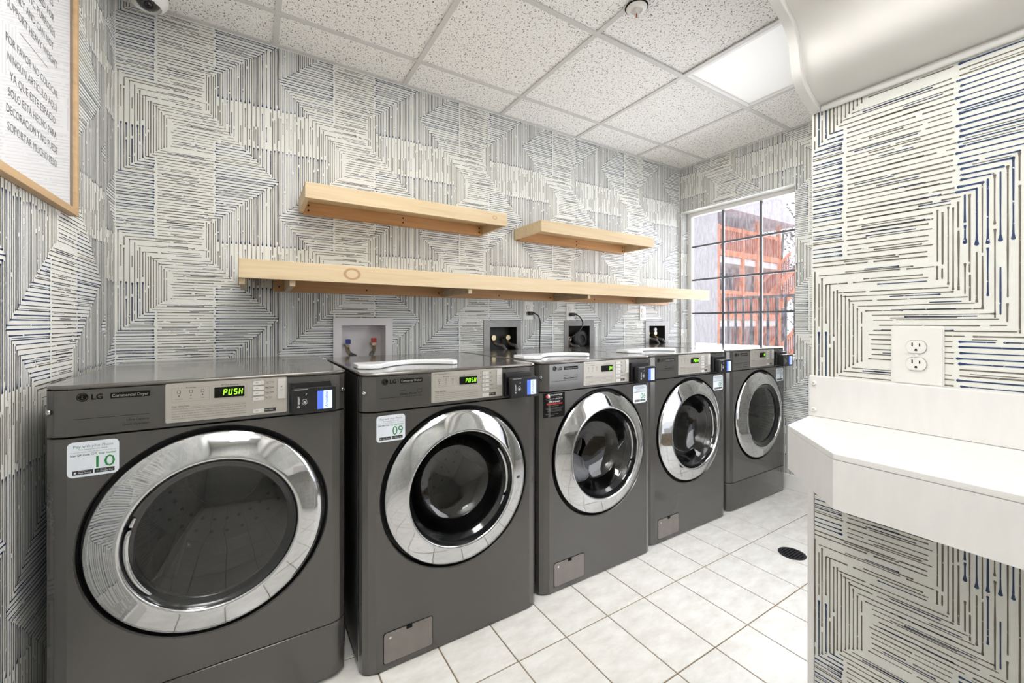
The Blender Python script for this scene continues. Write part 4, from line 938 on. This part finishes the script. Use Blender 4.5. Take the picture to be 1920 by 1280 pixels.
    if not dry:
        def f():
            q = M(); q.rrect(-0.268, -0.106, 0.024, 0.120, 0.008, -0.0015, 0.001); q.rrect(-0.2705, -0.1035, 0.0215, 0.1225, 0.009, -0.0004, 0.001, mi=1); return q.mesh('drain_cover', [m_cover, m_dark])
        dc = put('drain_cover', 'dcov', f)
        def f(): q = M(); q.rrect(-0.196, -0.176, 0.110, 0.1225, 0.002, -0.0026, -0.001); return q.mesh('latch', [m_dark])
        put('latch', 'latch', f, dc)
        def f(): q = M(); q.lathe([(0.0045, -0.0016), (0.0045, -0.0028), (0, -0.0028)], lambda x, y, h: (-0.248+x, h, 0.103+y), 14); return q.mesh('lock_screw', [m_screw])
        put('lock_screw', 'lock', f, dc)
        def f():   # detergent dispenser lid with a scooped front
            q = M(); fr = [(-0.305+0.36*i/24, 0.135) for i in range(25)]
            P = [(-0.318, 0.235), (-0.318, 0.15), (-0.285, 0.118), (-0.245, 0.116)]
            for i in range(1, 16): u = i/16; P.append((-0.245+0.27*u, 0.116+0.095*math.sin(PI*u)**0.8))
            P += [(0.025, 0.122), (0.045, 0.13), (0.055, 0.15), (0.055, 0.235)]
            zt = lambda x, y: TOPZ+0.018-0.006*((x+0.13)/0.19)**2*0.5
            nP = len(P); q.prism(P, lambda x, y: (x, y, TOPZ+0.0006), lambda x, y: (x*0.995, y+0.002, zt(x, y))); return q.mesh('dispenser_lid', [m_lid], 35)
        put('dispenser_lid', 'lid', f, bevel=0.003)
    if aged:
        def f():
            q = M(); y = -0.0006
            x0s, x1s, z1s = -0.318, -0.212, SEAM-0.004; z0s = z1s-0.100; n_ = 6
            for i in range(n_):
                a = x0s+(x1s-x0s)*i/n_; b = x0s+(x1s-x0s)*(i+1)/n_; q.quad((a, y+ybend(a), z0s), (b, y+ybend(b), z0s), (b, y+ybend(b), z1s), (a, y+ybend(a), z1s))
            return q.mesh('service_sticker', [m_stickb])
        ss = put('service_sticker', 'svc', f, label='black service sticker with red and white lettering')
        def f():
            q = M(); x0s, z1s = -0.318, SEAM-0.004; F = lambda px, pz: (lambda a, b: (x0s+px*0.106+a, -0.0010+ybend(x0s+px*0.106+a), z1s-pz*0.10+b))
            c = F(0.19, 0.12); q.lathe([(0.0085, 0), (0, 0)], lambda a, b, h: c(a, b), 20, mi=0); q.lathe([(0.0085, 0), (0, 0)], lambda a, b, h: tuple(Vector(c(a, b))+Vector((0, -0.0002, 0))), 10, mi=1, a0=PI*0.6, a1=PI*1.55)
            q.text('SOUTHEASTERN', 0.0058, F(0.31, 0.11), width=0.058); q.text('LAUNDRY EQUIPMENT', 0.0026, F(0.34, 0.17), width=0.054, mi=3)
            q.text('For', 0.004, F(0.09, 0.25), mi=2, bold=0.02); q.text('service, refunds call', 0.004, F(0.25, 0.25), width=0.066); q.text('or text us any time at', 0.003, F(0.5, 0.30), 'C', width=0.08, mi=3)
            q.text('770-373-4629', 0.0055, F(0.5, 0.385), 'C', width=0.056, bold=0.02); q.text('SELAUNDRY.COM', 0.006, F(0.5, 0.475), 'C', width=0.078, mi=1, bold=0.03)
            for k, (w_, pz) in enumerate(((0.04, 0.54), (0.084, 0.62), (0.08, 0.665), (0.07, 0.72), (0.074, 0.765), (0.062, 0.87), (0.02, 0.92))): q.text('machine service and payment help line', 0.0028, F(0.5 if k < 5 else 0.38, pz), 'C', width=w_, mi=3)
            return q.mesh('sticker_lettering', [m_wprint, m_red, m_green, m_greyp])
        put('sticker_lettering', 'svctxt', f, ss)
    return t
machine('dryer', '10', 'grey dryer with number 10 sticker, leftmost machine beside the left wall', -0.420, 1.395, 0.009, reader_out=0.026)
machine('washer', '09', 'grey washer with number 09 sticker, second machine from the left', 0.285, 1.340)
machine('washer', '06', 'grey washer with number 06 and black service stickers, showing 34', 0.983, 1.362, disp='34', sticker_side=1, aged=True)
machine('washer', '08', 'grey washer with number 08 sticker, between washer 06 and the far dryer', 1.659, 1.388, sticker_side=1)
machine('dryer', '07', 'grey dryer by the window wall, farthest machine in the row', 2.360, 1.395, disp='18', reader_out=0.055, sticker_side=1)
# white load lying in washer 06
q = M(); R = random.Random(5); N1, N2 = 28, 16; vs = []; fs = []
for j in range(N2+1):
    ph = PI*j/N2
    for i in range(N1):
        th = 2*PI*i/N1; r_ = 1+0.10*math.sin(3*th+2*ph)+0.07*math.sin(7*th-3*ph)+0.05*math.sin(5*ph+th); x = 0.165*r_*math.sin(ph)*math.cos(th); y = 0.15*r_*math.sin(ph)*math.sin(th); zz = 0.085*r_*math.cos(ph); vs.append((x, y, max(zz, -0.07+0.5*(x*x+y*y))))
for j in range(N2):
    for i in range(N1): fs.append((j*N1+i, j*N1+(i+1) % N1, (j+1)*N1+(i+1) % N1, (j+1)*N1+i))
q.add(vs, fs); m_towel = pm('white_towel', rgb(232, 232, 234), 0.95, var=0.08, scale=90, bump=1.0)
o = q.build('laundry_load', m_towel, loc=(1.26, 1.362+0.29, 0.385), smooth=60); tag(o, 'white crumpled laundry load behind the door glass of washer 06', 'laundry')

# ------------------------------------------------------------------ counter on the partition
ct = thing('wall_counter', 'white laminate counter with clipped corner on the partition wall', 'counter', (XP, 0, 0))
zt = EYE-0.246; T_ = 0.106
poly = [(-0.0005, 0.5256), (1.102-XP, 0.504), (0.934-XP, 0.349), (0.934-XP, YF+0.002), (-0.0005, YF+0.002)]
q = M(); q.prism(poly, lambda x, y: (x, y, zt-0.012), lambda x, y: (x, y, zt)); q.build('counter_top', m_lam, ct, bevel=0.0015)
q = M(); pp = poly[:4]; th_ = 0.018
inner = [(-0.0005, 0.5076), (1.102-XP+0.006, 0.487), (0.934-XP+0.018, 0.341), (0.934-XP+0.018, YF+0.002)]
for i in range(3):
    a, b, c, d = pp[i], pp[i+1], inner[i+1], inner[i]
    q.add([(a[0], a[1], zt-T_), (b[0], b[1], zt-T_), (c[0], c[1], zt-T_), (d[0], d[1], zt-T_), (a[0], a[1], zt-0.0125), (b[0], b[1], zt-0.0125), (c[0], c[1], zt-0.0125), (d[0], d[1], zt-0.0125)], [(0, 1, 2, 3), (4, 5, 6, 7), (0, 1, 5, 4), (2, 3, 7, 6), (1, 2, 6, 5), (0, 3, 7, 4)])
q.build('apron', m_lam, ct)
q = M(); q.box(-0.018, -0.0005, YF+0.002, 0.5256, zt+0.0005, zt+0.107); q.build('backsplash', m_lam, ct, bevel=0.0015)
sm = M(); sm.lathe([(0.006, 0), (0.006, -0.0025), (0.0045, -0.0038), (0.0018, -0.0038), (0.0015, -0.001), (0, -0.001)], lambda x, y, h: (h, x, y), 16); sme = sm.mesh('screw', [m_plate])
for zz in (zt+0.088, zt+0.018): link('screw', sme, ct, (-0.0182, 0.514, zz))

# ------------------------------------------------------------------ framed notice on the left wall
ft = thing('framed_notice', 'oak framed white notice in English and Spanish on the left wall', 'picture', (XL, 1.50, 1.43))
fy0, fy1, fz1, fw, xf = -0.262, 0.255, 0.80, 0.020, 0.022
for nm, a in (('frame_bar', (fy0, fy1, 0, fw)), ('frame_bar', (fy0, fy1, fz1-fw, fz1)), ('frame_bar', (fy0, fy0+fw, fw, fz1-fw)), ('frame_bar', (fy1-fw, fy1, fw, fz1-fw))):
    q = M(); q.box(0.001, xf, a[0], a[1], a[2], a[3]); q.build(nm, m_oakf, ft, bevel=0.001)
q = M(); q.box(0.001, 0.008, fy0+fw, fy1-fw, fw, fz1-fw); paper = q.build('paper', pm('notice_paper', rgb(238, 238, 242), 0.6, var=0.01), ft)
q = M(); q.box(0.0082, 0.0135, fy0+fw, fy1-fw, fw, fw+0.004); q.box(0.0082, 0.0135, fy1-fw-0.003, fy1-fw, fw+0.004, fz1-fw); q.build('spacer', pm('grey_spacer', rgb(120, 112, 106), 0.6), ft)
q = M(); rows = [('PLEASE DO NOT PLACE ITEMS', 0.30), ('ON THESE SHELVES', 0.22), ('THEY ARE USED FOR', 0.235), ('AESTHETIC PURPOSES', 0.245), ('ONLY AND CAN NOT', 0.225), ('SUPPORT HEAVY WEIGHT', 0.275)]
G = lambda z0_: (lambda a, b: (0.0084, a, z0_-1.43+b))
for i, (s_, w_) in enumerate(rows): q.text(s_, 0.0195, G(1.820+(5-i)*0.0385-0.010), 'C', width=w_)
q.quad((0.0084, -0.075, 1.784-1.43), (0.0084, 0.075, 1.784-1.43), (0.0084, 0.075, 1.7825-1.43), (0.0084, -0.075, 1.7825-1.43))
rows = [('POR FAVOR NO COLOCAR', 0.285), ('NING\u00daN ART\u00cdCULO AQU\u00cd', 0.27), ('YA QUE ESTE ESPACIO', 0.25), ('SOLO EST\u00c1 HECHO PARA', 0.265), ('DECORACI\u00d3N Y NO PUEDE', 0.28), ('SOPORTAR MUCHO PESO', 0.27)]
for i, (s_, w_) in enumerate(rows): q.text(s_, 0.0195, G(1.740-i*0.0385-0.010), 'C', width=w_)
q.build('lettering', pm('notice_ink', rgb(90, 90, 96), 0.7), paper)
q = M(); q.quad((0.0140, fy0+fw, fw), (0.0140, fy1-fw, fw), (0.0140, fy1-fw, fz1-fw), (0.0140, fy0+fw, fz1-fw)); q.build('glazing', m_pglass, ft)

# ------------------------------------------------------------------ floor drain
t = thing('floor_drain', 'round dark metal drain grate set in the floor tiles', 'drain', (2.205, 0.99, 0))
q = M(); q.lathe([(0.058, 0.0005), (0.058, 0.002), (0.046, 0.002), (0.046, 0.0006)], ID, 32); q.build('drain_rim', m_grate, t, smooth=40)
q = M(); q.lathe([(0.046, 0.0007), (0, 0.0007)], ID, 32); q.build('drain_well', m_dark, t)
for k in range(7):
    y = -0.036+0.012*k; L_ = math.sqrt(0.046**2-y*y); q = M(); q.box(-L_, L_, y-0.003, y+0.003, 0.001, 0.0024); q.build('grate_bar', m_grate, t)
